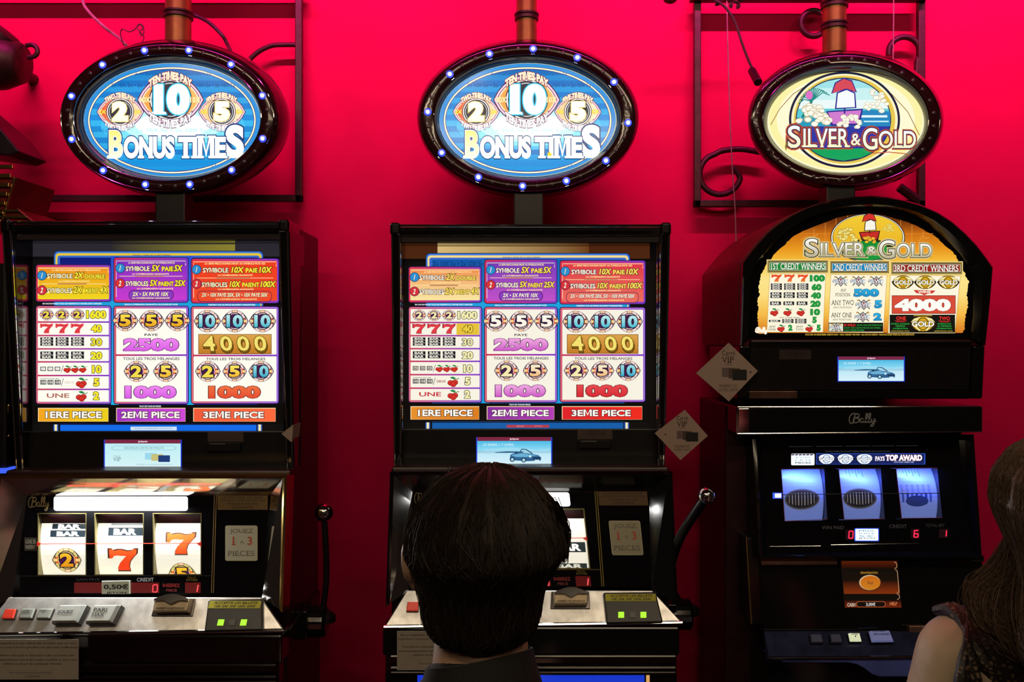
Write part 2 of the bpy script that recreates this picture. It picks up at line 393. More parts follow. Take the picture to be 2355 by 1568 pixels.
# ------------------------------------------------------------------ the two three-coin machines
def paytable_art(pl, V):
    """V: the palette; the left machine's overexposed yellow is put into its colours"""
    A = Art(pl.zoomed(880, 480, 1/2.613, F2), .00012)
    A.rect(108, 165, 1640, 1330, V['glass'])
    A.rect(128, 196, 1605, 300, V['strip']); A.rect(330, 226, 1240, 270, V['tube'], '6a3c18', horiz=True) if V['yel'] == 0 else A.rect(600, 228, 1321, 276, '302c2c', '8a8030', horiz=True)  # reflected room light painted on the glass as a band and a fading bar
    A.rect(258, 266, 1488, 700, '10204a', r=26); A.rect(262, 270, 1484, 700, '3a78d8', r=24); A.rect(270, 280, 1476, 700, V['band'], r=20); A.rect(281, 294, 1465, 700, '3a68c8', r=14)
    A.rect(296, 306, 1452, 1322, V['blue'])
    A.rect(258, 1280, 1488, 1322, V['glass'])
    for x0 in (258, 1452):
        A.rect(x0, 1283, x0+28, 1322, '2a5ac0'); A.rect(x0+7, 1283, x0+21, 1322, 'f2ecb0')
    A.rect(298, 1285, 1446, 1322, V['blue2'])
    A.rect(595, 300, 640, 1170, V['cy1'], V['cy2']); A.rect(1040, 300, 1080, 1170, V['cy1'], V['cy2'])
    A.rect(270, 560, 1470, 600, '1aa0dc')
    if V['yel'] == 0: A.text('2x 10X 5x • 2x 10X 5x', 303, 317, 606, 344, '0a2a66', b=.0)
    A.text('©1996 BALLY GAMING, INC. ALL RIGHTS RESERVED', 722, 288, 946, 297, '20306a', b=.02)
    # header panels
    for (x0, y0, x1, y1, ca, cb) in ((158, 350, 593, 562, V['h1'], V['h1b']), (614, 308, 1046, 567, V['h2'], V['h2b']), (1067, 313, 1577, 571, V['h3'], V['h3b'])):
        A.rect(x0-4, y0-4, x1+4, y1+4, '1c1040', r=17)
        A.rect(x0, y0, x1, y1, 'd8304a', '7a3ac8', r=14, horiz=True)
        A.rect(x0+9, y0+11, x1-9, y1-12, ca, cb, r=6)
        A.line([(x0+13, y1-30), (x0+13, y0+18), (x1-14, y0+18), (x1-14, y0+45)], 3.5, 'ffe9c8')
    def head(x, y, r, n, word, wx, parts, m1=None, yb=None):
        A.ell(x, y, r+3, r+3, '101848', n=28); A.ell(x, y, r, r, '2a8ed0' if n == '1' else 'd83038', n=28)
        q_ = .2 if n == '1' else .36; A.text(n, x-r*q_, y-r*.6, x+r*q_, y+r*.6, 'fff6e0', b=.04, sh=.2, ol='101020', ow=.03)
        A.text(word, wx[0], wx[1], wx[2], wx[3], V['wht'], b=.028, ol='1a1420', ow=.07)
        for t, a, b, c, d, it in parts: A.text(t, a, b, c, d, V['yl'], b=.035, sh=.18 if it else 0, ol='1a1420', ow=.065)
    def micro(t, x0, y0, x1, y1, c='ffe9a0', b=.03): A.text(t, x0, y0, x1, y1, c, b=b)
    def rule(x0, x1, y): A.line([(x0, y), (x1, y)], 3, 'ffe6b0'); A.rect((x0*.75+x1*.25), y-4, (x0*.3+x1*.7), y+4, 'c08a60'); 
    micro('LA 1ERE PIECE DONNE DROIT AU SYMBOLE PAYE 2X', 250, 374, 535, 385)
    head(192, 411, 26, '1', 'SYMBOLE', (222, 399, 371, 428), [('2X', 380, 392, 438, 429, 1), ('DOUBLE', 443, 404, 561, 430, 0)])
    micro('LA COMBINAISON GAGNANTE', 290, 440, 470, 449); rule(190, 566, 460)
    head(192, 497, 26, '2', 'SYMBOLES', (222, 484, 369, 514), [('2X', 374, 477, 430, 514, 1), ('PAIENT', 433, 486, 523, 513, 0), ('4X', 528, 476, 582, 513, 1)])
    micro('LA 2EME PIECE DONNE DROIT AU SYMBOLE PAYE 5X', 698, 331, 970, 342)
    head(650, 368, 26, '1', 'SYMBOLE', (682, 356, 822, 385), [('5X', 832, 350, 884, 387, 1), ('PAIE', 893, 358, 961, 386, 0), ('5X', 964, 350, 1017, 387, 1)])
    micro('LA COMBINAISON GAGNANTE', 720, 397, 935, 407); rule(645, 1015, 415)
    head(650, 457, 26, '2', 'SYMBOLES', (682, 443, 814, 473), [('5X', 822, 437, 871, 473, 1), ('PAIENT', 874, 446, 963, 473, 0), ('25X', 967, 438, 1036, 474, 1)])
    micro('LA COMBINAISON GAGNANTE', 748, 483, 960, 493)
    micro('LA 3EME PIECE DONNE DROIT AU SYMBOLE PAYE 10X', 1145, 336, 1500, 347)
    head(1097, 376, 26, '1', 'SYMBOLE', (1134, 365, 1283, 394), [('10X', 1300, 360, 1376, 396, 1), ('PAIE', 1384, 367, 1454, 394, 0), ('10X', 1462, 360, 1540, 396, 1)])
    micro('LA COMBINAISON GAGNANTE', 1222, 404, 1425, 414); rule(1098, 1545, 426)
    head(1097, 460, 26, '2', 'SYMBOLES', (1128, 450, 1277, 479), [('10X', 1289, 444, 1357, 480, 1), ('PAIENT', 1364, 452, 1464, 479, 0), ('100X', 1470, 444, 1563, 480, 1)])
    micro('LA COMBINAISON GAGNANTE', 1222, 487, 1430, 496)
    for x0, y0, x1, y1, c, t, tx in ((702, 499, 960, 551, '8a3ac0', '2X • 5X PAYE 10X', (722, 508, 935, 532)), (1105, 504, 1535, 562, V['h3b'], '2X • 10X PAYE 20X, 5X • 10X PAYE 50X', (1126, 513, 1515, 540))):
        A.rect(x0-3, y0-3, x1+3, y1+3, '3a1048', r=26); A.rect(x0, y0, x1, y1, c, r=24)
        A.text(t, *tx, V['wht'], b=.03, sh=.15, ol='2a1030', ow=.045)
    micro('LA COMBINAISON GAGNANTE', 720, 538, 940, 548); micro('LA COMBINAISON GAGNANTE', 1210, 545, 1450, 554)
    micro('EN CAS DE PANNE TOUS LES PAIEMENTS ET PARTIES SONT ANNULES', 195, 571, 540, 580, 'eef6ff')
    micro('SEULE LA COMBINAISON GAGNANTE LA PLUS ELEVEE EST PAYEE', 675, 576, 985, 585, 'eef6ff')
    micro('PAIEMENT SUR LES PIECES SEULEMENT ENREGISTREES', 1165, 578, 1440, 587, 'eef6ff')
    # pay panels
    CR = V['cream']
    for (x0, y0, x1, y1) in ((158, 590, 594, 1161), (614, 592, 1047, 1161), (1067, 594, 1576, 1159)):
        A.rect(x0-4, y0-4, x1+4, y1+4, '1c1040', r=17); A.rect(x0, y0, x1, y1, 'c8304a', '7a3ac8', r=14, horiz=True)
        A.frame(x0+3, y0+3, x1-3, y1-3, 3, 'f0a0b0', r=11, col2='c89af0', horiz=True)
    for y0, y1 in ((602, 679), (688, 758), (767, 836), (845, 912), (921, 992), (1001, 1073), (1082, 1150)): A.rect(168, y0, 583, y1, CR, r=3)
    A.rect(626, 604, 1036, 872, CR, r=4); A.rect(626, 882, 1036, 1150, CR, r=4)
    A.rect(1079, 606, 1565, 874, CR, r=4); A.rect(1079, 884, 1565, 1148, CR, r=4)
    nk = dict(b=.05, ol='2a2014', ow=.05)
    for x in (220, 310, 400): medal(A, x, 640, 43, '2', V['n2'])
    N = V['num']; ov = 'fff0a0' if V['yel'] else None
    A.text('1600', 452, 615, 567, 663, N, **nk)
    for x in (182, 272, 362): seven(A, x, 694, x+72, 747, 'e03a44', 'f8a0a0' if V['yel'] else '8a1a28')
    if V['yel'] == 0: A.rect(444, 689, 580, 757, 'e6c23a')
    A.text('40', 480, 699, 542, 744, N if V['yel'] else 'f0d040', **nk)
    for x in (182, 272, 362): bar_sym(A, x, 772, x+76, 823, 3); bar_sym(A, x, 855, x+76, 899, 2)
    A.text('30', 478, 779, 542, 823, N, b=.022, ol='2a2014', ow=.05); A.text('20', 478, 858, 543, 902, N, **nk)
    for x in (182, 224, 266): A.frame(x, 945, x+33, 970, 4, '202026', r=2); A.text('BAR', x+6, 950, x+27, 965, '303036' if V['yel'] == 0 else 'd0d0c8', b=.03)
    A.line([(304, 978), (318, 936)], 3, '504848'); A.text('10', 486, 937, 540, 983, N, **nk)
    for x in (342, 387, 432): cherry(A, x, 958, 21)
    A.text("N'IMPORTE QUEL BAR", 182, 1011, 292, 1018, '404040', b=.02)
    for x in (182, 224, 266): A.frame(x, 1022, x+35, 1049, 4, '202026', r=2); A.text('BAR', x+6, 1026, x+29, 1036, '303036', b=.04); A.text('BAR', x+6, 1037, x+29, 1046, '303036', b=.04)
    A.line([(304, 1058), (318, 1012)], 3, '504848'); A.text('DEUX', 326, 1029, 380, 1044, '9a4038' if V['yel'] == 0 else 'd8d0c4', b=.02)
    cherry(A, 425, 1038, 30); A.text('5', 495, 1013, 527, 1059, N, **nk)
    A.text('UNE', 220, 1101, 352, 1127, 'c8323c' if V['yel'] == 0 else 'b06a5a', b=.02); cherry(A, 425, 1116, 30); A.text('2', 492, 1091, 526, 1138, N, **nk)
    for x in (680, 833, 985): medal(A, x, 675, 76, '5', V['n5'], V['n5b'])
    A.text('PAYE', 792, 751, 870, 765, '302a34', b=.02)
    A.text('2500', 670, 779, 992, 853, V['pk'], V['pk2'], b=.06, ol='6a2a70', ow=.03)
    A.text('TOUS LES TROIS MELANGES', 667, 889, 997, 906, '302a34', b=.015)
    medal(A, 745, 972, 75, '2', V['n2']); medal(A, 917, 972, 75, '5', V['n5m'], V['n5mb'])
    A.text('1000', 678, 1057, 977, 1130, V['pk'], V['pk2'], b=.06, ol='6a2a70', ow=.03)
    for x in (1160, 1321, 1483): medal(A, x, 678, 80, '10', 'bdeef0', '38b4cc')
    A.rect(1107, 754, 1536, 871, '6a3a10'); A.rect(1110, 757, 1533, 868, 'dca24a', 'c07a22')
    for i, ch in enumerate('4000'):
        x = 1130+i*100; A.text(ch, x+4, 775, x+84, 864, '7a5a14', b=.02, sh=-.12, ol='5a3a08', ow=.04); A.text(ch, x, 765, x+80, 852, 'f4e070', b=.02, sh=-.12, ol='7a5a14', ow=.03)
    A.text('TOUS LES TROIS MELANGES', 1153, 891, 1500, 907, '302a34', b=.015)
    medal(A, 1163, 972, 75, '2', V['n2']); medal(A, 1320, 972, 72, '5', V['n5m'], V['n5mb']); medal(A, 1475, 972, 75, '10', '9ae0e8', '2aa4c4')
    A.text('1000', 1168, 1057, 1470, 1130, V['rd'], V['rd2'], b=.06, ol='6a1c14', ow=.03)
    A.rect(140, 1168, 1610, 1278, '030304')
    micro('TOUT EST PAYE EN PIECES', 760, 1172, 888, 1181, 'eef6ff')
    for x0, x1, c, t, tx in ((168, 580, V['l1'], '1ERE PIECE', (213, 541)), (626, 1031, V['l2'], '2EME PIECE', (656, 998)), (1077, 1559, V['l3'], '3EME PIECE', (1135, 1490))):
        A.rect(x0, 1186, x1, 1266, 'ffe0b0'); A.rect(x0+4, 1190, x1-1, 1265, c[0], c[1], horiz=True)
        A.text(t, tx[0], 1206, tx[1], 1246, 'fffaf0', b=.032, ol='2a1a2a', ow=.05)
    if V['yel'] == 0:
        A.rect(745, 1298, 1000, 1314, 'b83a48'); A.text('SERVICE', 805, 1302, 850, 1310, 'e8a0a0', b=0); A.text('JETON', 915, 1302, 955, 1310, 'e8a0a0', b=0)
    else:
        A.rect(710, 1296, 980, 1317, 'cfe6f6'); A.text('FONCTIONNEMENT AU JETON', 735, 1302, 955, 1312, '3a6a9a', b=0)
    return A
VM = dict(yel=0, glass='080606', strip='4a2410', tube='d8b878', band='f0d890', blue='0c58a8', blue2='0f5ca8', cy1='0e66b4', cy2='18a4e0',  # strip and tube: colours of the reflection painted on the glass
          h1='f08a48', h1b='fae6a0', h2='7038b8', h2b='c050c8', h3='e03444', h3b='ec6a5c', wht='fff4e0', yl='ffe25a', cream='f8f2e2', n2='f6e8b0', n5='fffaf0', n5b='fff0e0',
          n5m='fff0d0', n5mb='f0b878', num='f4eeb0', pk='f0a8e0', pk2='cc52c4', rd='e8484e', rd2='d42432', l1=('e8902c', 'dc7c1c'), l2=('8a2ca0', 'b43cb4'), l3=('e02028', 'f02a1c'))
VL = dict(yel=1, glass='08080a', strip='2c2830', tube='8a7a30', band='e8c838', blue='0a1a78', blue2='0a6ae8', cy1='2a4ad0', cy2='14b4e8',  # strip, tube: reflection colours; yellower hues: overexposure put into the print
          h1='f08a1c', h1b='f0d81c', h2='7a2cc0', h2b='c83ad0', h3='f03a1c', h3b='ee4a28', wht='fff6c8', yl='ffee38', cream='fffdf0', n2='f4dc50', n5='ffe24a', n5b='e8a018',
          n5m='ffe860', n5mb='f0b430', num='f8ea2c', pk='f088f0', pk2='d85ae4', rd='f07040', rd2='e44a30', l1=('f4a41c', 'ecd01c'), l2=('a032c0', 'd048d8'), l3=('f05a38', 'ff6a3c'))

def car_screen(A, x0, y0, x1, y1, kind='car', txt=None):
    u = lambda a: x0+a*(x1-x0); v = lambda a: y0+a*(y1-y0)
    A.rect(x0, y0, x1, y1, '1a3ad0'); q = .015
    A.rect(u(q), v(0), u(1-q), v(.135), '7a2440'); A.text('Jackpots', u(.44), v(.03), u(.56), v(.11), 'ffe8f0', b=.02)
    if kind == 'car':
        A.rect(u(q), v(.135), u(1-q), v(.48), '46b8e4', '8edcf4'); A.rect(u(q), v(.48), u(1-q), v(.58), '8ec4dc', 'b4dcec'); A.rect(u(q), v(.58), u(1-q), v(.97), 'bfe8f8', 'd8f2fa')
        A.poly([(u(.1), v(.42)), (u(.45), v(.36)), (u(.8), v(.44)), (u(.97), v(.40)), (u(.97), v(.5)), (u(.1), v(.5))], '9cdcf2')
        A.poly([(u(.25), v(.535)), (u(.4), v(.50)), (u(.62), v(.51)), (u(.62), v(.55)), (u(.25), v(.555))], '2a5a80')
        A.poly([(u(.44), v(.80)), (u(.45), v(.62)), (u(.50), v(.56)), (u(.60), v(.55)), (u(.72), v(.58)), (u(.82), v(.64)), (u(.855), v(.72)), (u(.85), v(.83)), (u(.66), v(.85)), (u(.5), v(.82))], '3a78a8', '2a5a88')
        A.poly([(u(.46), v(.63)), (u(.6), v(.57)), (u(.8), v(.65)), (u(.66), v(.70)), (u(.52), v(.70))], '6ab0d4')
        A.line([(u(.57), v(.56)), (u(.60), v(.42)), (u(.66), v(.44)), (u(.74), v(.58))], (x1-x0)*.012, '1c3c60')
        A.rect(u(.51), v(.52), u(.55), v(.58), '1c3c60', r=2)
        for a, b in ((.475, .79), (.625, .81)): A.ell(u(a), v(b), (x1-x0)*.033, (y1-y0)*.085, '16304c', n=18); A.ell(u(a), v(b), (x1-x0)*.02, (y1-y0)*.055, 'a8d4e8', n=14)
        A.rect(u(.74), v(.70), u(.85), v(.78), '1c3c60', r=2); A.rect(u(.77), v(.80), u(.83), v(.835), 'dcecf4'); A.ell(u(.71), v(.68), (x1-x0)*.016, (y1-y0)*.04, 'e0f4fa', n=12)
        if txt: A.text(txt, u(.09), v(.22), u(.5), v(.31), 'e6fbff' , b=.0)
    else:
        A.rect(u(q), v(.135), u(1-q), v(.93), 'bfeef4', 'd4f4f6'); A.rect(u(q), v(.93), u(1-q), v(.97), 'a05070')
        A.frame(u(.1), v(.21), u(.93), v(.37), 1.3, '9ad0dc', r=8); A.text('NOUVELLES CARTES DE FIDELITE', u(.26), v(.25), u(.77), v(.32), '5a8a98', b=.0)
        A.text('Carré', u(.13), v(.53), u(.21), v(.60), '7aa0a8', b=0); A.text('VIP', u(.12), v(.61), u(.22), v(.74), '6a8c96', b=.0, serif=True)
        for a, b, c in ((.53, .46, '9ad8ec'), (.61, .50, 'c8c078'), (.70, .54, '1c3c78')): A.rect(u(a), v(b), u(a+.15), v(b+.23), c, r=1.5)
        A.text('INSEREZ LA NOUVELLE CARTE ICI', u(.42), v(.84), u(.88), v(.87), '6a8c96', b=0)

def reel_strip(pl, wx0, wx1, wy0, wy1, marks, T, name, bright, lean=0):
    """a reel: drum of a printed strip behind its window; wy in the same survey units as the window"""
    # the drum bulges towards the glass in the middle of the window
    cyl = lambda x, y, d=0: pl(x, y, d-.003-.012*(2*(y-(wy0+wy1)/2)/(wy1-wy0))**2)
    A = Art(cyl, .00012)
    n = 18; e = (wy1-wy0)*.06
    E_ = (wy1-wy0)*.34; A.cuts = [wy0-E_+(wy1-wy0+E_+e)*i/n for i in range(1, n)]
    A.rect(wx0, wy0-E_, wx1, wy1+e, 'f0efe2'); marks(A)
    return A
M_WIN = mat('reel_window_frame', (.20, .17, .07), .3, .7, noise=(80, .1))
def seg_digit(A, ch, x0, y0, x1, y1, col, t):
    segs = {'0': 'abcdef', '1': 'bc', '6': 'acdefg'}[ch]; ym = (y0+y1)/2; k = (x1-x0)*.12
    L = {'a': ((x0+k, y0), (x1+k, y0)), 'b': ((x1+k, y0), (x1+k/2, ym)), 'c': ((x1+k/2, ym), (x1, y1)), 'd': ((x0, y1), (x1, y1)), 'e': ((x0, y1), (x0+k/2, ym)), 'f': ((x0+k/2, ym), (x0+k, y0)), 'g': ((x0+k/2, ym), (x1+k/2, ym))}
    for c in segs:
        a, b = L[c]; A.line([a, b], t, col)

def coin_machine(loc, label, which):
    LEFT = which == 'left'; V = VL if LEFT else VM
    org = Vector((.04, 1.95, 0)); T = Thing('slot_machine', label, 'slot machine', org, org+Vector(loc), None)
    XA, XB = -.262, .340
    # cabinet
    c = MB(); c.box(XA+.004, XB-.004, 1.945, 2.12, .86, 1.695); c.box(XA, XB, 1.815, 2.12, 0, .86)
    c.box(XA+.004, XB-.004, 1.86, 1.95, .86, 1.18)
    part(T, 'cabinet', c, M_MAROON, bevel=.004)
    # upper visor: rail, posts, corner knobs
    vis = Plane(1.845, -.104, 518)
    def post(ax0, ax1, bx0, bx1, nm):
        p = MB(); f = [vis(ax0, 530), vis(ax1, 530), vis(bx1, 1084), vis(bx0, 1084)]
        p.hexa(f+[Vector((q.x, 1.985, q.z)) for q in f])
        o = part(T, nm, p, M_BLACK, bevel=.006, seg=3)
        s = MB()
        for t, w_ in ((.12, .0022), (.86, .0026)):
            s.tube([vis(ax0+(ax1-ax0)*t, 534, .001), vis(bx0+(bx1-bx0)*t, 1082, .001)], w_, 8)
        part(T, 'chrome_edge', s, M_CHROME, o, True)
        return o
    post(899, 922, 906, 924, 'side_post'); post(1518, 1542, 1512, 1528, 'side_post')
    r = MB(); pts = []
    x0, x1 = vis(903, 530).x, vis(1537, 530).x; z1, z0 = vis(1200, 516).z, vis(1200, 557).z; y = 1.847
    prof = [(y+.010, z1), (y+.002, z1-.006), (y, z1-.013), (y+.004, z1-.021), (y+.016, z1-.024), (y+.020, z0), (1.99, z0), (1.99, z1)]
    r.loft([[Vector((x, a, b)) for a, b in prof] for x in (x0, x1)], True, True)
    ro = part(T, 'top_rail', r, M_BLACK, smooth=35)
    s = MB()
    s.tube([(x0, y+.008, z1), (x1, y+.008, z1)], .0020, 8); s.box(x0, x1, y+.010, y+.03, z0+.001, z0+.010)
    s.tube([(x0, y+.014, z0+.0125), (x1, y+.014, z0+.0125)], .0022, 8)
    part(T, 'chrome_strip', s, M_CHROME, ro, True)
    for a, b in ((897, 921), (1519, 1543)):
        k = MB(); q0, q1 = vis(a, 511, .004), vis(b, 541, .004); k.box(q0.x, q1.x, q0.y-.002, q0.y+.10, q1.z, q0.z); part(T, 'corner_cap', k, M_DKCHR, bevel=.006, seg=3)
    # inner cheeks and shelf around the glass
    g = Plane(1.924)
    for a, b in ((925, 931), (1504, 1513)):
        s = MB(); q0, q1 = g(a, 552), g(b, 992); s.box(q0.x, q1.x, 1.885, 1.93, q1.z, q0.z)
        part(T, 'glass_channel', s, M_CHROME if not LEFT else M_DKCHR, bevel=.002)
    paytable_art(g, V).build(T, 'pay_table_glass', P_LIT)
    # loyalty card panel
    tp = Plane(1.915)
    s = MB(); q0, q1 = tp(922, 986), tp(1514, 1084); s.box(q0.x, q1.x, 1.915, 1.95, q1.z-.002, q0.z); b_ = part(T, 'card_reader_panel', s, M_BLACK2, bevel=.002)
    A = Art(tp); car_screen(A, 1095, 1005, 1270, 1070, 'card' if LEFT else 'car', None if LEFT else '23 MARS > 7 AVRIL'); A.build(T, 'display_screen', P_SCR, label='small lit display screen')
    A = Art(tp.zoomed(860, 960, 1/2.579)); A.rect(1207, 72, 1414, 128, '4a3a34')
    if not LEFT: A.text('INSEREZ ICI', 1262, 76, 1370, 88, '1c1414', b=.0); A.text('VOTRE CARTE', 1245, 93, 1376, 106, '1c1414', b=.0); A.poly([(1300, 114), (1320, 114), (1310, 122)], '1c1414')
    A.build(T, 'sticker', P_DIM, label='small dim paper sticker above the card slot')
    s = MB(); q0, q1 = tp(1330, 1012), tp(1404, 1030); s.box(q0.x, q1.x, 1.905, 1.916, q1.z, q0.z); so = part(T, 'card_slot', s, M_BLACK2, bevel=.002)
    for a, b in ((1329, 1336), (1371, 1404)):
        s = MB(); s.tube([tp(a, 1013, .0105), tp(b, 1013, .0105)], .0009, 6); part(T, 'chrome_edge', s, M_CHROME, so)
    # reel window bezel: flared chrome frame round the reel glass
    bz = Plane(1.828, .175, 1085); gl = Plane(1.858, .25, 1140)
    O = [(897, 1084), (1546, 1083), (1559, 1392), (887, 1396)]; O2 = [(906, 1092), (1537, 1092), (1551, 1384), (897, 1386)]
    I = [(949, 1130.5), (1492.5, 1129.5), (1498, 1358.5), (939.5, 1359)]
    wr = lambda q: [q[3], q[0], q[1], q[2]]
    s = MB(); s.loft([[bz(*p, -.06) for p in wr(O)], [bz(*p) for p in wr(O)], [bz(*p, .003) for p in wr([((a[0]*.5+b[0]*.5), (a[1]*.5+b[1]*.5)) for a, b in zip(O, O2)])], [bz(*p) for p in wr(O2)]], closed=False)
    part(T, 'reel_bezel', s, M_DKCHR if not LEFT else M_GOLD, smooth=50)
    fl = MB()
    names = ('bezel_hood', 'bezel_cheek', None, 'bezel_cheek')
    for i in range(4):
        if names[i] is None: continue
        j = (i+1) % 4; m_ = MB(); m_.add([bz(*O2[i]), bz(*O2[j]), gl(*I[j]), gl(*I[i])], [(0, 1, 2, 3)])
        m_.add([bz(*O2[i])+Vector((0, .02, 0)), bz(*O2[j])+Vector((0, .02, 0)), gl(*I[j])+Vector((0, .02, 0)), gl(*I[i])+Vector((0, .02, 0))], [(3, 2, 1, 0)])
        m_.f += [(0, 4, 5, 1), (1, 5, 6, 2), (2, 6, 7, 3), (3, 7, 4, 0)]; m_.m += [0]*4
        part(T, names[i], m_, M_CHROME if LEFT or i == 3 else M_BLACK)
    # reel glass (surveyed on the left machine, where nobody stands in front of it)
    gz = gl.zoomed(0, 960, 1/2.579, F1)
    wins = [(228, 572, 508, 932), (566, 572, 848, 930), (912, 572, 1190, 928)]
    s = MB(); q = [gl(*p, -.0005) for p in I]
    xx0, xx1, yy0, yy1 = 118, 1668, 432, 1046
    plate(s, gz, xx0, yy0, xx1, yy1, wins, 0)
    po = part(T, 'reel_glass', s, M_GLASSBLK)
    A = Art(gz)
    ink = '8a7a50' if LEFT else '6a5a2a'
    script_logo(A, 168, 470, 296, 552, ink, 5)
    A.rect(1290, 455, 1588, 547, '6a5020' if LEFT else '5a3c12')
    for i, (t, a, b) in enumerate((('LA MACHINE DECAISSE', 1318, 1562), ("JUSQU'A 800 PIECES SUR", 1308, 1576), ('CHAQUE FIGURE', 1350, 1528), ('GAGNANTE', 1376, 1500))): A.text(t, a, 465+i*20, b, 480+i*20, '141008', b=.01)
    A.rect(146, 712, 218, 790, '5a5a50'); A.rect(149, 715, 215, 787, '101010'); A.text('LIGNE DE', 152, 722, 212, 748, 'a8a898', b=.02); A.text('PAIEMENT', 152, 754, 212, 780, 'a8a898', b=.02)
    for x in (1272, 1284): A.line([(x, 452), (x-18, 1040)], 4, '9a7a48' if LEFT else 'a08a30')
    A.line([(120, 940), (1256, 938)], 3, '2a2620' if LEFT else '8a7428')
    A.text('GAIN PAYE', 452, 952, 590, 968, '3a3a40', b=.0); A.text('CREDIT', 812, 950, 912, 972, 'b8c0cc', b=.02)
    A.text('INSEREZ', 965, 984, 1068, 1006, '8a1418', b=.03); A.text('PIECE', 985, 1016, 1050, 1032, '6a1014', b=.03)
    A.text('PIECE' , 1112, 944, 1160, 954, '8a7428', b=0); A.text('ENTREE', 1106, 957, 1172, 969, '8a7428', b=0)
    A.build(T, 'glass_lettering', P_DIM, po)
    A = Art(gz, base=1)
    A.rect(1336, 640, 1528, 850, 'c8c0a0', r=12); A.rect(1340, 644, 1524, 846, 'bfc0ae' if LEFT else 'a09c84', r=10)
    A.text('JOUEZ', 1364, 660, 1504, 692, '6a685c', b=.0, serif=True); A.text('1', 1374, 706, 1396, 756, 'c05038', b=.01, serif=True); A.text('A', 1424, 728, 1446, 748, '6a685c', b=0); A.text('3', 1468, 706, 1496, 756, 'c05038', b=.02)
    A.text('PIECES', 1350, 790, 1510, 820, '6a685c', b=.0, serif=True)
    A.build(T, 'sticker', P_DIM, label='pale rounded sticker with red figures')
    # lit award strip above the reels
    A = Art(gz, base=1); A.rect(320, 468, 1114, 552, 'fafcff', r=14); A.build(T, 'light_strip', mat('lit_white_strip', (.8, .8, .8), .2, emit=(1, 1, .98), es=4.5))
    # reel windows: frames, reels and the lamp that lights them
    def m1_(A):
        A.rect(300, 628, 500, 660, '1c2a34'); A.text('BAR', 335, 632, 470, 658, 'ffffff', b=.05); A.rect(300, 600, 500, 624, '8a959c')
        A.rect(292, 668, 500, 708, '1c2a34'); A.text('BAR', 330, 675, 466, 703, 'ffffff', b=.05)
        medal(A, 388, 845, 88, '2', 'f2c030', 'e09018', 'd86028', '3a3030', 'd8c880')
    def m2_(A):
        A.rect(650, 600, 845, 638, '8a9498'); A.rect(636, 652, 846, 700, '1c2a34'); A.text('BAR', 668, 658, 804, 695, 'ffffff', b=.05)
        seven(A, 640, 782, 806, 905, 'f05a24', '4a2a20', 'e8381c')
    def m3_(A):
        A.rect(985, 592, 1165, 602, 'b0b4b4'); seven(A, 985, 686, 1152, 808, 'f07030', '5a4038', 'f05020'); medal(A, 1066, 930, 84, '5', 'f2c030', 'e09018', 'd86028', '4a4030', 'd8c880')
    def r1_(A):
        A.rect(970, 770, 1186, 832, '2a3236')
        A.text('BAR', 1000, 780, 1160, 824, 'ffffff', b=.05); A.rect(970, 900, 1186, 932, '2a3236'); A.text('BAR', 1000, 904, 1160, 931, 'd8d8cc', b=.05)
    def r2_(A):
        A.rect(640, 690, 846, 740, '1c2a34'); A.text('BAR', 668, 697, 804, 734, 'ffffff', b=.05); seven(A, 640, 800, 806, 915, 'f05a24', '4a2a20', 'e8381c')
    def r3_(A):
        A.rect(292, 690, 500, 735, '1c2a34'); A.text('BAR', 330, 697, 466, 729, 'ffffff', b=.05); medal(A, 388, 845, 88, '2', 'f2c030', 'e09018', 'd86028', '3a3030', 'd8c880')
    drum = gz
    drumP = Plane(1.863, .25, 1140).zoomed(0, 960, 1/2.579, F1)
    for i, w_ in enumerate(wins):
        fr = MB(); e = 6
        plate(fr, gz, w_[0]-e, w_[1]-e, w_[2]+e, w_[3]+e, [w_], .0006); n = len(fr.v)
        for a, b in (((w_[0], w_[1]), (w_[2], w_[1])), ((w_[2], w_[1]), (w_[2], w_[3])), ((w_[2], w_[3]), (w_[0], w_[3])), ((w_[0], w_[3]), (w_[0], w_[1]))):
            fr.add([gz(*a, .0006), gz(*b, .0006), gz(*b, -.045), gz(*a, -.045)], [(0, 1, 2, 3)])
        part(T, 'reel_window', fr, M_WIN)
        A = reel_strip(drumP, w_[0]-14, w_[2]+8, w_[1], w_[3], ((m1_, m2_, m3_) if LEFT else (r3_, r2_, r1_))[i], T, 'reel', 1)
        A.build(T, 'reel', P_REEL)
        l = bpy.data.lights.new('reel_lamp', 'AREA'); l.shape = 'RECTANGLE'; l.size = .085; l.size_y = .012; l.energy = .014; l.color = (1, .98, .93)
        lo = bpy.data.objects.new('reel_lamp', l); COL.objects.link(lo); lo.parent = T.o
        a = gz((w_[0]+w_[2])/2, w_[1]+8, -.002); b = drumP((w_[0]+w_[2])/2, w_[1]*.7+w_[3]*.3, -.01)
        lo.location = a-org; lo.rotation_euler = (b-a).to_track_quat('-Z', 'Y').to_euler()
    l = bpy.data.lights.new('strip_lamp', 'AREA'); l.shape = 'RECTANGLE'; l.size = .26; l.size_y = .018; l.energy = 3.4 if LEFT else .7; l.color = (1, 1, .96)
    lo = bpy.data.objects.new('strip_lamp', l); COL.objects.link(lo); lo.parent = T.o; a = gz(717, 514, .006); lo.location = a-org; lo.rotation_euler = Vector((0, -.75, -.66)).to_track_quat('-Z', 'Y').to_euler()
    s = MB(); s.tube([gz(222, 750, .001), gz(1194, 745, .001)], .0008, 6)
    for x, d in ((222, 1), (1194, -1)): s.prism([gz(x, 735, .0008), gz(x+26*d, 748, .0008), gz(x, 766, .0008)], gl.n*.001)
    part(T, 'payline', s, mat('red_payline', (.55, .02, .01), .4, emit=(.8, .05, .03), es=.35))
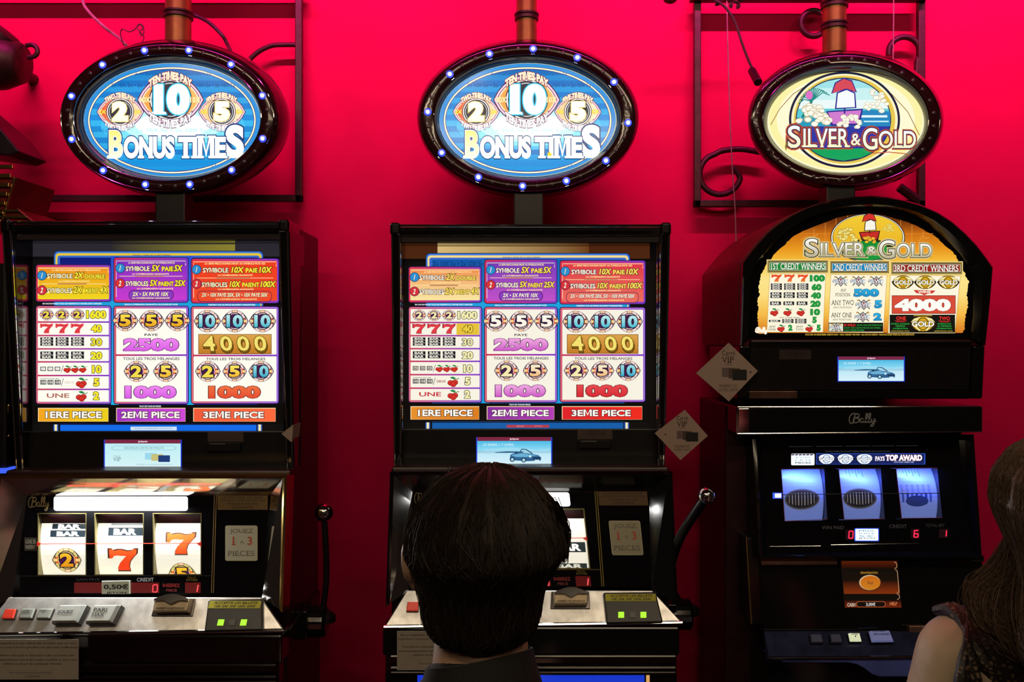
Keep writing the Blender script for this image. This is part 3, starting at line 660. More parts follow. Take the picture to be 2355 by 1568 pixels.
    # red number displays
    for x0, x1, ch in ((440, 605, None), (776, 944, '0'), (1098, 1190, '1')):
        A = Art(gz); A.rect(x0, 978, x1, 1040, '5a0608' if LEFT else '4a0406')
        if ch == '0': seg_digit(A, '0', 906, 992, 932, 1034, 'ff4a58', 7)
        if ch == '1': A.line([(1176, 992), (1168, 1034)], 8, 'ff5a60')
        A.build(T, 'number_display', P_LIT)
    s = MB(); s.hexa([gz(610, 968, .006), gz(775, 966, .006), gz(775, 1046, .006), gz(610, 1046, .006), gz(610, 968), gz(775, 966), gz(775, 1046), gz(610, 1046)])
    pl_ = part(T, 'denomination_plate', s, mat('pale_plate', 'b8bcaa', .4, noise=(60, .08)), bevel=.001)
    A = Art(gz, base=45); A.text('0,50€', 624, 988, 770, 1022, '16160f', b=.03); A.text('JETON', 640, 1032, 758, 1046, '16160f', b=.02); A.build(T, 'plate_lettering', P_DIM, pl_)
    # button deck
    dk = Plane(1.803, .62, 1359)
    D = [(936, 1357), (1500, 1357), (1568, 1430), (884, 1441)]
    s = MB(); s.hexa([dk(*p) for p in D]+[dk(*p, -.02) for p in D]); part(T, 'button_deck', s, M_BRUSH, bevel=.002)
    s = MB(); f0, f1 = dk(884, 1442), dk(1569, 1432); zt = f0.z-.001
    s.tube([dk(883, 1441, -.001), dk(1569, 1431, -.001)], .004, 8); part(T, 'deck_edge', s, M_CHROME, smooth=True)
    dz = dk.zoomed(0, 960, 1/2.579, F1); dn = dk.n
    def button(q, h, cap, txt, big=False, lab=None):
        base = [dz(*p) for p in q]; cx = sum(base, Vector())/4
        skirt = MB(); skirt.loft([[p-dn*.001 for p in base], [p+dn*h*.6 for p in base]], True, True); sk = part(T, 'button', skirt, M_BLACK2, bevel=.001, label=lab)
        t = MB(); mid = [cx+(p-cx)*.98+dn*h*.6 for p in base]; top = [cx+(p-cx)*.86+dn*h for p in base]; t.loft([mid, top], True, True); part(T, 'button_cap', t, cap, sk, bevel=.0012)
        if txt:
            xs = [p[0] for p in q]; ys = [p[1] for p in q]
            A = Art(lambda x, y, d=0: dz(x, y, d+h+.0004))
            for tt, a, b, c_, d_ in txt: A.text(tt, a, b, c_, d_, '4a4e4c', b=.03, sh=.25)
            A.build(T, 'button_lettering', P_DIM, sk)
    capW = mat('white_button_cap', (.55, .58, .55), .3, noise=(60, .05)); capR = mat('red_button_cap', (.62, .04, .025), .3, noise=(60, .05), emit=(.8, .06, .03), es=.25)
    capG = mat('grey_button_cap', (.30, .32, .29), .35, noise=(60, .05))
    button([(42, 1140), (110, 1140), (92, 1200), (18, 1200)], .010, capR, None, lab='red push button')
    button([(142, 1138), (222, 1138), (200, 1200), (120, 1200)], .010, capG, [('MISE', 152, 1146, 190, 1156), ('REJOUEE', 146, 1160, 192, 1170)], lab='small grey push button')
    button([(244, 1138), (330, 1138), (304, 1200), (222, 1200)], .010, capG, [('MISEZ', 252, 1146, 294, 1156), ('1', 268, 1160, 274, 1170)], lab='small grey push button')
    button([(384, 1128), (540, 1126), (486, 1234), (328, 1236)], .028, capW, [('JOUEZ', 376, 1164, 474, 1187)], lab='large white push button')
    button([(588, 1128), (742, 1126), (688, 1234), (528, 1236)], .028, capW, [('PARI', 588, 1150, 672, 1172), ('MAX', 578, 1178, 656, 1200)], lab='large white push button')
    # coin entry (surveyed on the middle machine)
    dm = dk.zoomed(860, 960, 1/2.579, F2)
    s = MB(); q = [(1052, 1036), (1276, 1036), (1282, 1136), (1046, 1136)]
    s.loft([[dm(*p) for p in q], [dm(*p, .004) for p in q]], True, True); ce = part(T, 'coin_entry', s, M_DKCHR, bevel=.001)
    s = MB(); q = [(1062, 1046), (1268, 1046), (1262, 1122), (1068, 1122)]; up = [dm(a, b, .022) for a, b in q]
    s.loft([[dm(*p) for p in q], up], True, True); part(T, 'coin_plate', s, mat('brassy_plate', (.34, .27, .18), .35, .6, noise=(60, .15)), ce, bevel=.002)
    s = MB(); arch = [dm(1066+(1264-1066)*i/12, 1056-30*math.sin(PI*i/12), .0222) for i in range(13)]+[dm(1262, 1068, .0222), dm(1212, 1066, .0222), dm(1166, 1088, .0222), dm(1120, 1066, .0222), dm(1068, 1068, .0222)]
    s.prism(arch, dn*.006); part(T, 'chrome_arch', s, M_CHROME, ce, bevel=.001)
    A = Art(lambda x, y, d=0: dm(x, y, d+.0225)); A.text('INSEREZ VOS JETONS ICI', 1086, 1100, 1246, 1116, '3a1c14', b=.02); A.build(T, 'plate_lettering', P_DIM, ce)
    # banknote acceptor with two green lamps
    s = MB(); q = [(1358, 1044), (1668, 1040), (1712, 1222), (1378, 1230)]
    s.loft([[dm(*p, -.004) for p in q], [dm(*p, .010) for p in q]], True, True); ba = part(T, 'banknote_acceptor', s, M_BLACK2, bevel=.003)
    A = Art(lambda x, y, d=0: dm(x, y, d+.0102)); A.rect(1370, 1054, 1668, 1096, 'b0a818'); A.text('ACCEPTE LES BILLETS', 1396, 1058, 1648, 1072, '201c06', b=.015, sh=.3); A.text('10€ 20€ 50€ 100€ 200€', 1404, 1077, 1640, 1091, '201c06', b=.015, sh=.3)
    A.build(T, 'yellow_label', P_DIM, ba)
    for x, lit in ((1463, 1), (1529, 0), (1594, 1)):
        s = MB(); q = [(x-17, 1161), (x+17, 1161), (x+17, 1195), (x-17, 1195)]; s.loft([[dm(*p, .009) for p in q], [dm(*p, .012) for p in q]], True, True)
        part(T, 'indicator_lamp', s, mat('green_lamp', (.1, .5, .02), .3, emit=(.42, .95, .02), es=1.0) if lit else mat('unlit_lamp', (.02, .02, .02), .3), ba)
    # front below the deck
    yb = dk(1200, 1440).y+.004
    fp = Plane(yb); q0, q1 = fp(884, 1446), fp(1568, 1508)
    s = MB(); s.box(XA-.001, XB+.001, yb, 1.83, q1.z, q0.z+.004); part(T, 'front_panel', s, M_DKCHR if LEFT else M_BLACK, bevel=.004)
    s = MB()
    for py, rr in ((1508, .004), (1534, .005), (1545, .003)): s.tube([fp(900, py, .002), fp(1552, py, .002)], rr, 8)
    s.box(XA+.004, XB-.004, yb+.004, 1.83, fp(0, 1552).z, fp(0, 1508).z); part(T, 'lower_trim', s, M_DKCHR, smooth=True)
    s = MB(); s.box(XA+.002, XB-.002, yb+.012, 1.83, .42, fp(0, 1551).z); part(T, 'lower_door', s, M_MAROON if LEFT else M_BLACK, bevel=.003)
    A = Art(Plane(yb+.012)); A.rect(960, 1552, 1482, 1880, '1436c8' if not LEFT else '0a0a10'); A.rect(1486, 1552, 1494, 1880, 'd8a060' if not LEFT else '1a1410'); A.build(T, 'lower_glass', P_LIT)
    # pull lever
    piv = Vector((.372, 1.93, zof(1432, 1.87)))
    s = MB(); s.box(XB-.004, .36, 1.90, 1.97, piv.z-.03, piv.z+.03)
    s.lathe(piv+Vector((-.03, 0, 0)), (1, 0, 0), [(0, .030), (.02, .034), (.05, .034), (.056, .028)], 24); lv = part(T, 'lever', s, M_BLACK, bevel=.002)
    if LEFT: ball = Vector((.3945, 1.912, zof(1178, 1.866))); path = [piv+Vector((.012, 0, 0)), Vector((.398, 1.92, piv.z+.10)), ball]
    else: ball = P(1625, 1140, 1.70); path = [piv+Vector((.012, 0, 0)), Vector((.345, 1.90, piv.z+.08)), P(1560, 1245, 1.80), ball]
    s = MB(); s.tube(spline(path), .0065 if LEFT else .010, 10); s.lathe(piv+Vector((.02, 0, .0)), (0, 0, 1), [(0, .024), (.012, .024), (.02, .016)], 16); part(T, 'lever_arm', s, M_BLACK2, lv, True)
    s = MB(); s.ball(ball, .020 if LEFT else .0165, 24); part(T, 'knob', s, M_CHROME, lv, 'all', label='chrome ball knob')
    s = MB(); s.box(.362, .392, 1.895, 1.90, piv.z-.006, piv.z+.004); part(T, 'chrome_band', s, M_CHROME, lv)
    return T
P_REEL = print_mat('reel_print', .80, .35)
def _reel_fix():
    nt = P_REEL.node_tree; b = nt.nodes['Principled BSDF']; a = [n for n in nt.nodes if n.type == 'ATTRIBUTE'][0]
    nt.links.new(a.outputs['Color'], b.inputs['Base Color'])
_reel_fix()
TL = coin_machine((F1.dx, F1.dy, 0), 'black slot machine at left, its reels showing a two and red sevens', 'left')
TM = coin_machine((0, 0, 0), 'black slot machine in the middle, behind the head of the seated person', 'middle')

# ------------------------------------------------------------------ oval signs on posts
def disc_rows(A, cx, cy, rx, ry, rows):
    for y0, y1, c in rows:
        pts = []
        for k in range(5):
            y = y0+(y1-y0)*k/4; pts.append((cx+rx*math.sqrt(max(0, 1-((y-cy)/ry)**2)), y))
        pts = [p for p in pts]; A.poly([(2*cx-x, y) for x, y in reversed(pts)]+pts, c)
def bonus_art(pl, star):
    A = Art(pl.zoomed(900, 0, 1/3.136), .00012)
    A.ell(983, 865, 642, 414, 'd8c890', n=90); A.ell(983, 865, 636, 408, '2a86cc', n=90)
    A.ell(983, 868, 608, 386, '2a2870', n=90); A.ell(983, 868, 604, 382, 'fff0c0', n=90); A.ell(983, 868, 594, 372, '3a3084', n=90)
    cols = ['0f66b0', '1a80c4', '0e6cb8', '2090d0', '1276c0', '2898d4', '127ac4', '2aa0d8', '1484cc', '2ea8dc', '1484c8', '30a4d8', '107ac0', '249cd4', '0c74bc', '1c94d0', '0c86cc', '128cd0']  # printed bands, lightened towards the middle for the backlight
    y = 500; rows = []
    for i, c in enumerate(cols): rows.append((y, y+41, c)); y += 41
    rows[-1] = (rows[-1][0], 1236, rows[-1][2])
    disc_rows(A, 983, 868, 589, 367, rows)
    for rx, ry, c in ((520, 175, '3eb4e2'), (440, 150, '74d4f0'), (360, 120, 'b4f0fa'), (270, 92, 'ecffff')): A.ell(990, 905, rx, ry, c, n=60)  # printed crescent, with the backlight's hot spot painted in as paler ellipses
    for t, x0, x1, y0, y1, c in (('5x • 2x 10X', 720, 900, 520, 545, '1260a0'), ('10X 5x • 2x', 1090, 1270, 520, 545, '1260a0'), ('2x 10X 5x • 2x', 545, 770, 600, 630, '0c4a84'), ('10X 5x • 2x 10X 5x', 1165, 1440, 600, 630, '0c4a84'),
                                ('10X', 1450, 1505, 678, 704, '1266a8'), ('5x • 2x 10X', 412, 590, 930, 954, '1a78b4'), ('• 2x 10X 5x • 2x 10X 5x', 690, 1240, 927, 953, '9ae0f0'), ('10X', 1500, 1560, 925, 950, '1a78b4'), ('10X 5x • 2x 10X 5x • 2x 10X 5x • 2x 10X', 690, 1310, 1176, 1204, '1a86c4')):
        A.text(t, x0, y0, x1, y1, c, b=.0)
    def eye_sym(cx, cy, w, h, num, fill, fill2, sc, words, side):
        A.poly(eye(cx, cy, w, h), '4a2a4a'); A.poly(eye(cx, cy, w*.965, h*.955), 'f0c8dc'); A.poly(eye(cx, cy, w*.91, h*.89), '8a4468'); A.poly(eye(cx, cy, w*.88, h*.86), 'f6dcc0'); A.poly(eye(cx, cy, w*.84, h*.80), fill, fill2, True)
        R = sc*1.0
        A.ell(cx, cy, R*1.09, R*1.09, '4a3040'); A.ell(cx, cy, R*1.03, R*1.03, 'fff8ee'); A.ell(cx, cy, R*.96, R*.96, '33343c'); A.ring(cx, cy, R*.86, R*.86, R*.04, 'd8dce0')
        nw = R*(.98 if len(num) > 1 else .62)
        A.text(num, cx-nw, cy-R*.80, cx+nw, cy+R*.76, 'ffffff', 'fff4d0' if len(num) == 1 else 'f2ffff', b=.07, ol='38c0e0' if len(num) > 1 else 'e8d080', ow=.03, ol2='2a2c34', ow2=.05, serif=num == '10')
        if side:
            for sx in (-1, 1): A.text(side, cx+sx*w*.74-w*.15, cy-w*.085, cx+sx*w*.74+w*.15, cy+w*.085, 'fff2b0' if side == '10X' else 'f4e43c', b=.03, ol='b07838', ow=.03)
        ht = w*.25
        for top in (1, -1):
            yc = cy-top*(h*.97); dr = h*.42
            f = lambda u, v, X, Y: (X+(u-.5)*top*0, Y+top*dr*(2*u-1)**2*.75)
            f2 = lambda u, v, X, Y, t=top: (X, Y+t*dr*(2*u-1)**2*.8)
            A.text(words, cx-w*.64, yc-ht*.5, cx+w*.64, yc+ht*.5, 'fff4c8' if top > 0 else 'ffffff', b=.05, ol='a82c48' if top > 0 else '8a6a80', ow=.05, ol2='48284a', ow2=.08, warp=f2)
    eye_sym(612, 808, 172, 122, '2', 'd84414', 'f0d8b0', 92, 'TWO TIMES PAY', '2X')
    eye_sym(1345, 808, 172, 122, '5', 'f0c088', 'f0dcb8', 92, 'FIVE TIMES PAY', '5X')
    eye_sym(976, 722, 243, 178, '10', 'e89a48', 'f0b060', 142, 'TEN TIMES PAY', '10X')
    kw = dict(b=.035, serif=True, ol='f8ffff', ow=.02, ol2='1c3c74', ow2=.058)
    up = lambda u, v, X, Y: (X, Y-v*0)
    A.text('B', 522, 944, 632, 1140, 'f4e070', 'fffbd8', **kw); A.text('S', 1378, 908, 1500, 1136, 'f6ffff', 'fffbe0', **kw)
    A.text('ONUS', 642, 988, 1004, 1142, 'fcffff', 'fffff0', **kw); A.text('TIME', 1036, 984, 1384, 1140, 'fcffff', 'fffff0', **kw)
    if star: A.poly([(1140, 1088), (1148, 1108), (1164, 1112), (1150, 1120), (1156, 1134), (1138, 1124), (1120, 1132), (1130, 1114), (1122, 1104), (1136, 1104)], 'f0cc10')
    return A
def oval(cx, cy, rx, ry, Y, n=72): return [P(cx+rx*math.cos(2*PI*i/n), cy+ry*math.sin(2*PI*i/n), Y) for i in range(n)]
M_LED = mat('lit_led', (.7, .75, .9), .2, emit=(.80, .86, 1), es=9); M_LEDC = mat('blue_led_halo', (.03, .05, .5), .2, emit=(.04, .08, .95), es=.9); M_LEDX = mat('unlit_led', (.05, .045, .045), .25, coat=.3)  # blue lens: the lamp's halo, drawn as a wider glowing disc
def oval_sign(label, dx, cx, k, art, lit, star=False, y3=1.938, post=(1181, 1249, 516), ring_c=270, f=1.0):
    """k: size against the big model; everything is drawn round cx"""
    org = P(1214 if f == 1.0 else cx, 455, 1.97); T = Thing('oval_sign', label, 'sign', org, org+Vector((dx, 0, 0)))
    cyo = lambda dy: 272+dy*k if f == 1.0 else 277+dy*k
    r = MB()
    r.loft([oval(cx, cyo(4), 203*k, 130*k, 1.968), oval(cx, cyo(2), 208*k, 136*k, 1.952), oval(cx, cyo(-1), 214*k, 144*k, y3+.004), oval(cx, cyo(-2), 219*k, 148*k, y3), oval(cx, cyo(-2), 242*k, 167*k, y3), oval(cx, cyo(-2), 248*k, 172*k, y3+.004),
            oval(cx, cyo(-2), 255*k, 180*k, y3+.027), oval(cx, cyo(3), 254*k, 181*k, y3+.062), oval(cx, cyo(7), 245*k, 172*k, y3+.092)], False, True)
    hs = part(T, 'sign_housing', r, M_SIGNRIM, smooth=50)
    for rx, ry, dy, yy, w_ in ((216, 146, -1.5, y3+.001, .0012), (245, 170, -2, y3+.001, .0009)):
        s = MB(); pts = oval(cx, cyo(dy), rx*k, ry*k, yy, 72); s.tube(pts+[pts[0]], w_, 6, cap=False); part(T, 'trim_ring', s, M_CHROME if lit else M_DKCHR, hs, True)
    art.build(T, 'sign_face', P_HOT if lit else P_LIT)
    s = MB(); s.box(P(post[0], 0, 1.974).x, P(post[1], 0, 1.974).x, 1.950, 2.006, 1.699 if f == 1.0 else zof(post[2], 1.96), P(0, 430, 1.974).z); part(T, 'post', s, M_BLACK2, bevel=.003)
    ph = 82.5 if f != 1.0 else star and 86.5 or 76.5
    N = 36; per = []
    # evenly along the oval
    M = 720; pts = [(231*k*math.cos(2*PI*i/M), 158*k*math.sin(2*PI*i/M)) for i in range(M+1)]
    L = [0]
    for i in range(M): L.append(L[-1]+math.hypot(pts[i+1][0]-pts[i][0], pts[i+1][1]-pts[i][1]))
    for j in range(N):
        t = ((j+(.4 if star else 1.5))/N % 1)*L[-1]; i = max(q for q in range(M) if L[q] <= t); x, y = pts[i]
        c = P(cx+x, cyo(-2)+y, y3); on = lit and j % 3 == 0
        s = MB()
        s.lathe(c+Vector((0, .0006, 0)), (0, -1, 0), [(0, .0088 if on else .0045), (.0015, .0084 if on else .0042), (.002, .005 if on else .003)], 16)
        o = part(T, 'led', s, M_LEDC if on else M_LEDX, smooth=40)  # when lit, this disc is the lamp's blue halo
        if on:
            s = MB(); s.ball(c+Vector((0, -.0015, 0)), .0042, 12); part(T, 'led_core', s, M_LED, o, 'all')
    return T
SF = Plane(1.966)
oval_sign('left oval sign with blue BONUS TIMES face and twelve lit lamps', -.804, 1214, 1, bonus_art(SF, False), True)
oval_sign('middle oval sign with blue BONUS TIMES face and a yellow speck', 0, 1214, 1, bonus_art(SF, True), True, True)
def boat(A, cx, cy, w, red='d8404c', hull='c878c8', dark='2a2a86', sail='f6fbff'):
    """a plain little sailing boat with a red top sail between heaps of coins"""
    A.poly([(cx-.30*w, cy+.10*w), (cx+.30*w, cy+.06*w), (cx+.24*w, cy+.34*w), (cx-.22*w, cy+.34*w)], dark); A.poly([(cx-.27*w, cy+.12*w), (cx+.27*w, cy+.085*w), (cx+.21*w, cy+.30*w), (cx-.19*w, cy+.31*w)], hull)
    A.rect(cx-.015*w, cy-.42*w, cx+.012*w, cy+.14*w, dark)
    A.poly([(cx-.22*w, cy-.18*w), (cx-.16*w, cy-.36*w), (cx-.02*w, cy-.44*w), (cx+.12*w, cy-.40*w), (cx+.20*w, cy-.20*w), (cx+.02*w, cy-.25*w)], dark)
    A.poly([(cx-.20*w, cy-.19*w), (cx-.145*w, cy-.345*w), (cx-.02*w, cy-.42*w), (cx+.11*w, cy-.38*w), (cx+.18*w, cy-.215*w), (cx+.02*w, cy-.265*w)], red)
    A.poly([(cx-.16*w, cy+.07*w), (cx-.13*w, cy-.20*w), (cx+.03*w, cy-.26*w), (cx+.17*w, cy-.20*w), (cx+.19*w, cy+.05*w)], dark); A.poly([(cx-.135*w, cy+.05*w), (cx-.11*w, cy-.185*w), (cx+.03*w, cy-.24*w), (cx+.15*w, cy-.185*w), (cx+.165*w, cy+.035*w)], sail)
def coins(A, cx, cy, w, h, n, col, ol, seed):
    rn = random.Random(seed)
    for i in range(n):
        t = i/n; x = cx+(rn.random()-.5)*w*(.45+.55*t); y = cy+(t-.5)*h+(rn.random()-.5)*h*.15; r = w*.10*(.8+.5*rn.random())
        A.ell(x, y, r, r*.75, ol, n=14); A.ell(x, y, r*.88, r*.63, col, n=14)
def title(A, seg, c1, c2, ol, ol2, ow=.03, ow2=.075):
    for t, x0, y0, x1, y1 in seg: A.text(t, x0, y0, x1, y1, c1, c2, b=.012, serif=t != '&', ol=ol, ow=ow, ol2=ol2, ow2=ow2)
def gold_art(pl):
    A = Art(pl.zoomed(1560, 0, .338), .00012)
    A.ell(1139, 815, 536, 357, 'fffbd0', n=90); A.ell(1139, 815, 524, 346, 'fbf3a8', n=90); A.ell(1139, 815, 470, 305, 'fffbd4', n=90)
    A.line([(628, 850), (690, 740), (780, 640), (905, 562)], 5, '9a6a30'); A.line([(1340, 560), (1450, 640), (1560, 760), (1640, 920)], 5, '9a6a30')
    cx, cy = 1130, 815
    A.ell(cx, cy, 378, 328, '141c3c', n=80); A.ell(cx, cy, 362, 312, 'fff6c8', n=80); A.ell(cx, cy, 345, 300, 'e8c850', n=80); A.ell(cx-8, cy, 325, 286, '1c3058', n=80)
    disc_rows(A, cx-8, cy, 318, 279, [(537, 600, '9ee4ea'), (600, 680, 'c8f2f2'), (680, 740, 'eafaf8'), (740, 800, '58ccd8'), (800, 860, '1c9cc0'), (860, 1010, '2436a4'), (1010, 1094, '08a45c')])
    for i in range(13):
        a = math.radians(188+i*11); A.line([(905, 690), (905+math.cos(a)*70+20, 690+math.sin(a)*90), (905+math.cos(a)*120+30, 690+math.sin(a)*110+30)], 7, '0c8c84')
    A.line([(905, 690), (880, 740), (840, 800)], 16, '0a7a70'); A.ell(888, 650, 24, 30, 'e070c8', n=12)
    A.poly([(1230, 760), (1300, 745), (1440, 760), (1440, 860), (1240, 860)], '1c88c0'); A.rect(1240, 785, 1420, 800, 'eafcff'); A.rect(1260, 822, 1430, 832, 'bff0f8')
    boat(A, 1130, 715, 420, 'd84858', 'd07cd0', '2a2a90')
    coins(A, 915, 785, 230, 130, 34, 'fffef0', 'b8a060', 3); coins(A, 1345, 690, 170, 130, 26, 'fffef0', 'b8a060', 4); coins(A, 1165, 830, 180, 80, 22, 'fffef0', 'b8a060', 5)
    title(A, [('S', 742, 856, 828, 1008), ('ILVER', 834, 880, 1160, 1008), ('&', 1165, 915, 1232, 995), ('G', 1245, 876, 1345, 1024), ('OLD', 1352, 896, 1604, 1014)], 'ffffff', 'fdf6c8', '1c2050', 'b04830')
    A.line([(1310, 1048), (1420, 1040), (1545, 1052)], 6, 'c85030'); A.poly([(735, 950), (722, 1000), (730, 1030), (740, 985)], '8a6a30')
    return A
oval_sign('right oval sign with yellow SILVER & GOLD face and unlit rim', 0, 1945, .884, gold_art(Plane(1.966)), False, post=(1892, 1958, 478), f=.88)

def pole(label, px, r, Y, rings, top=2.99, foot=94):
    sx = P(px, 100, Y).x; z0 = P(px, foot, Y).z; org = Vector((sx, Y, z0)); T = Thing('ceiling_pole', label, 'pole', org)
    s = MB(); s.tube([(sx, Y, z0-.02), (sx, Y, top)], r, 20); part(T, 'tube', s, mat('brass_painted_tube', (.30, .15, .035), .4, .5, noise=(30, .2)), smooth=True)
    for py in rings:
        z = P(0, py, Y).z; s = MB(); s.lathe((sx, Y, z-.008), (0, 0, 1), [(0, r+.001), (.001, r+.004), (.008, r+.004), (.009, r+.002), (.011, r+.005), (.015, r+.005), (.016, r+.001)], 20); part(T, 'coupling', s, M_IRON, smooth=40)
    return T
pole('brass-coloured pole above the left oval sign', 410, .0285, 1.99, (36,)); pole('brass-coloured pole above the middle oval sign', 1211, .0235, 1.99, (40,)); pole('brass-coloured pole above the right oval sign', 1919, .0265, 1.99, (12, 62), foot=104)

# ------------------------------------------------------------------ wrought iron on the wall
FY = 2.175
def bar(mb, a, b, w_=.017, d=.018, Y=FY, mi=0):
    p, q = P(*a, Y), P(*b, Y)
    mb.box(min(p.x, q.x)-w_/2, max(p.x, q.x)+w_/2, Y, Y+d, min(p.z, q.z)-w_/2, max(p.z, q.z)+w_/2)
def scroll(T, pts, r=.0075, Y=FY+.009, nm='scroll', m=None):
    s = MB(); s.tube(spline([P(*p, Y) for p in pts], 7), r, 10); return part(T, nm, s, m or M_IRON, smooth=True)
T = Thing('iron_wall_grille', 'dark red iron grille on the wall behind the left oval sign', 'grille', P(686, 455, FY))
for a, b, nm in (((686, -330), (686, 455), 'upright_bar'), ((-150, -330), (-150, 455), 'upright_bar'), ((-150, 455), (686, 455), 'cross_bar'), ((-150, -330), (686, -330), 'cross_bar')):
    s = MB(); bar(s, a, b); part(T, nm, s, M_IRON, bevel=.002)
s = MB(); q0, q1 = P(-150, -33, 2.16), P(700, -24, 2.16); s.box(q0.x, q1.x, 2.155, FY+.02, q1.z, q0.z); part(T, 'shelf_rail', s, M_IRON, bevel=.002)
scroll(T, [(575, 136), (596, 118), (625, 105), (655, 103), (682, 103)], .006)
T2 = Thing('iron_wall_grille', 'dark red iron grille with scrolls behind the right oval sign', 'grille', P(1860, 467, FY))
for a, b, nm in (((1605, -330), (1605, 467), 'upright_bar'), ((2121, -330), (2121, 467), 'upright_bar'), ((1605, 467), (2121, 467), 'cross_bar'), ((1605, -330), (2121, -330), 'cross_bar')):
    s = MB(); bar(s, a, b); part(T2, nm, s, M_IRON, bevel=.002)
s = MB(); q0, q1 = P(1590, -12, 2.16), P(2136, -3, 2.16); s.box(q0.x, q1.x, 2.145, FY+.015, q1.z, q0.z); part(T2, 'shelf_rail', s, M_IRON, bevel=.002)
arc = lambda cx, cy, r, a0, a1, n=12: [(cx+r*math.cos(math.radians(a0+(a1-a0)*i/n)), cy+r*math.sin(math.radians(a0+(a1-a0)*i/n))) for i in range(n+1)]
scroll(T2, arc(1871, 54, 29, -55, -310)); scroll(T2, arc(2080, 121, 36, 170, 395)+[(2108, 165), (2100, 190)])
scroll(T2, [(1760, 352), (1715, 344), (1690, 343), (1660, 347)]+arc(1656, 400, 47, 255, 15, 12)+[(1699, 402), (1692, 392), (1685, 386)])
s = MB(); s.tube([P(2068, 430, FY-.01), P(2112, 462, FY-.01)], .012, 8); part(T2, 'scroll_foot', s, M_IRON)
def wire(name, label, cat, pts, r, Y, m, group=None):
    s = MB(); q = spline([P(*p[:2], p[2] if len(p) > 2 else Y) for p in pts], 7); s.tube(q, r, 8); return single(name, label, cat, s, m, q[0], group, True)
M_CABLE = mat('pale_cable', (.32, .22, .2), .5, noise=(90, .2)); M_DCABLE = mat('dark_cable', (.05, .03, .03), .5, noise=(90, .2))
wire('power_cable', 'pale cable curving down to the top left of the left oval sign', 'cable', [(188, -60), (190, 0), (205, 28), (240, 62), (272, 86), (290, 104, 2.02)], .0038, 2.14, M_CABLE)
wire('power_cable', 'dark cable curving from the pole to the top right of the left oval sign', 'cable', [(432, 8, 2.01), (440, 30), (478, 50), (510, 80), (524, 104), (530, 118, 2.02)], .0045, 2.12, M_DCABLE)
wire('curly_wire', 'thin curly wire on top of the left oval sign', 'wire', [(284, 104, 2.02), (277, 78), (282, 67), (296, 73), (306, 70), (313, 64), (322, 55), (330, 62), (322, 71), (315, 63), (320, 56), (330, 66), (330, 78), (323, 82), (322, 74), (331, 86), (326, 98, 2.02)], .0013, 2.09, M_DCABLE)
wire('hanging_wire', 'thin pink-lit wire hanging down the left of the right grille', 'wire', [(1671, -60), (1672, 30), (1678, 250), (1685, 400), (1690, 470), (1693, 560)], .0016, 2.15, M_CABLE)
wire('hanging_wire', 'thin pink-lit wire hanging above the ring at the right grille', 'wire', [(2055, -60), (2055, 40), (2054, 130), (2054, 150)], .0016, 2.15, M_CABLE)
# sprig with its cable ending in a plug on the right sign
T = Thing('artificial_sprig', 'dark leafy sprig and cord above the top left of the right oval sign', 'sprig', P(1742, 185, 2.03))
s = MB(); s.tube(spline([P(*p, 2.06) for p in ((1630, -6), (1665, 14), (1690, 50), (1705, 95), (1722, 140), (1736, 168))]), .0032, 8); part(T, 'stem', s, M_DCABLE, smooth=True)
s = MB(); s.tube([P(1729, 162, 2.06), P(1744, 190, 2.02)], .010, 10); part(T, 'plug', s, M_BLACK2, bevel=.002)
rn = random.Random(5)
for i, (x, y) in enumerate(((1652, 6), (1664, -6), (1682, 10), (1692, 2), (1699, 12), (1676, -4), (1706, -2))):
    s = MB(); c = P(x, y, 2.06); a = rn.random()*6; d = Vector((math.cos(a), .3*math.sin(a*2), math.sin(a))); e = d.cross(Vector((0, 1, 0))).normalized(); L = .017
    rows = [[c+d*L*(t-.5)+e*L*.34*math.sin(PI*min(max(t, .03), .97))*w_+Vector((0, .004*abs(w_), 0)) for w_ in (-1, 0, 1)] for t in (0, .25, .5, .75, 1)]
    s.loft([[p for p in r_]+[p+Vector((0, .0012, 0)) for p in reversed(r_)] for r_ in rows], True, True); part(T, 'leaf', s, mat('dark_leaf', (.05, .035, .03), .5, noise=(60, .3)), smooth=True)
s = MB(); c = P(1541, -2, 2.05); rn = random.Random(2)
s.ball(c, (.017, .012, .011), 12); single('hanging_bud', 'small dark red bud hanging at the top edge between middle and right signs', 'ornament', s, mat('dark_red_bud', (.12, .01, .01), .5, noise=(60, .3)), c, smooth='all')
# spotlight can at the left edge
c = P(0, 120, 2.04); T = Thing('wall_spotlight', 'dark metal spotlight with a loop at the upper left edge', 'spotlight', c)
s = MB(); R = [(-.085, .040), (-.05, .060), (-.015, .070), (.02, .064), (.046, .052), (.060, .046), (.066, .038)]
s.lathe(P(-8, 140, 2.04), (1, 0, -.12), R, 28); part(T, 'lamp_can', s, M_IRON, smooth=50)
s = MB(); s.lathe(P(-16, 112, 2.03), (.75, 0, .9), [(-.06, .03), (-.02, .045), (.045, .040), (.052, .03)], 24); part(T, 'lamp_collar', s, M_IRON, smooth=50)
s = MB(); q = [P(*p, 2.03) for p in ((60, 105), (74, 103), (84, 110), (86, 121), (78, 130), (64, 132))]; s.tube(spline(q), .0055, 8); part(T, 'loop', s, M_IRON, smooth=True)
s = MB(); s.tube([P(-20, 130, 2.04), P(-20, 130, 2.04)+Vector((0, WALL_Y-2.04, 0))], .014, 10); part(T, 'bracket', s, M_IRON)

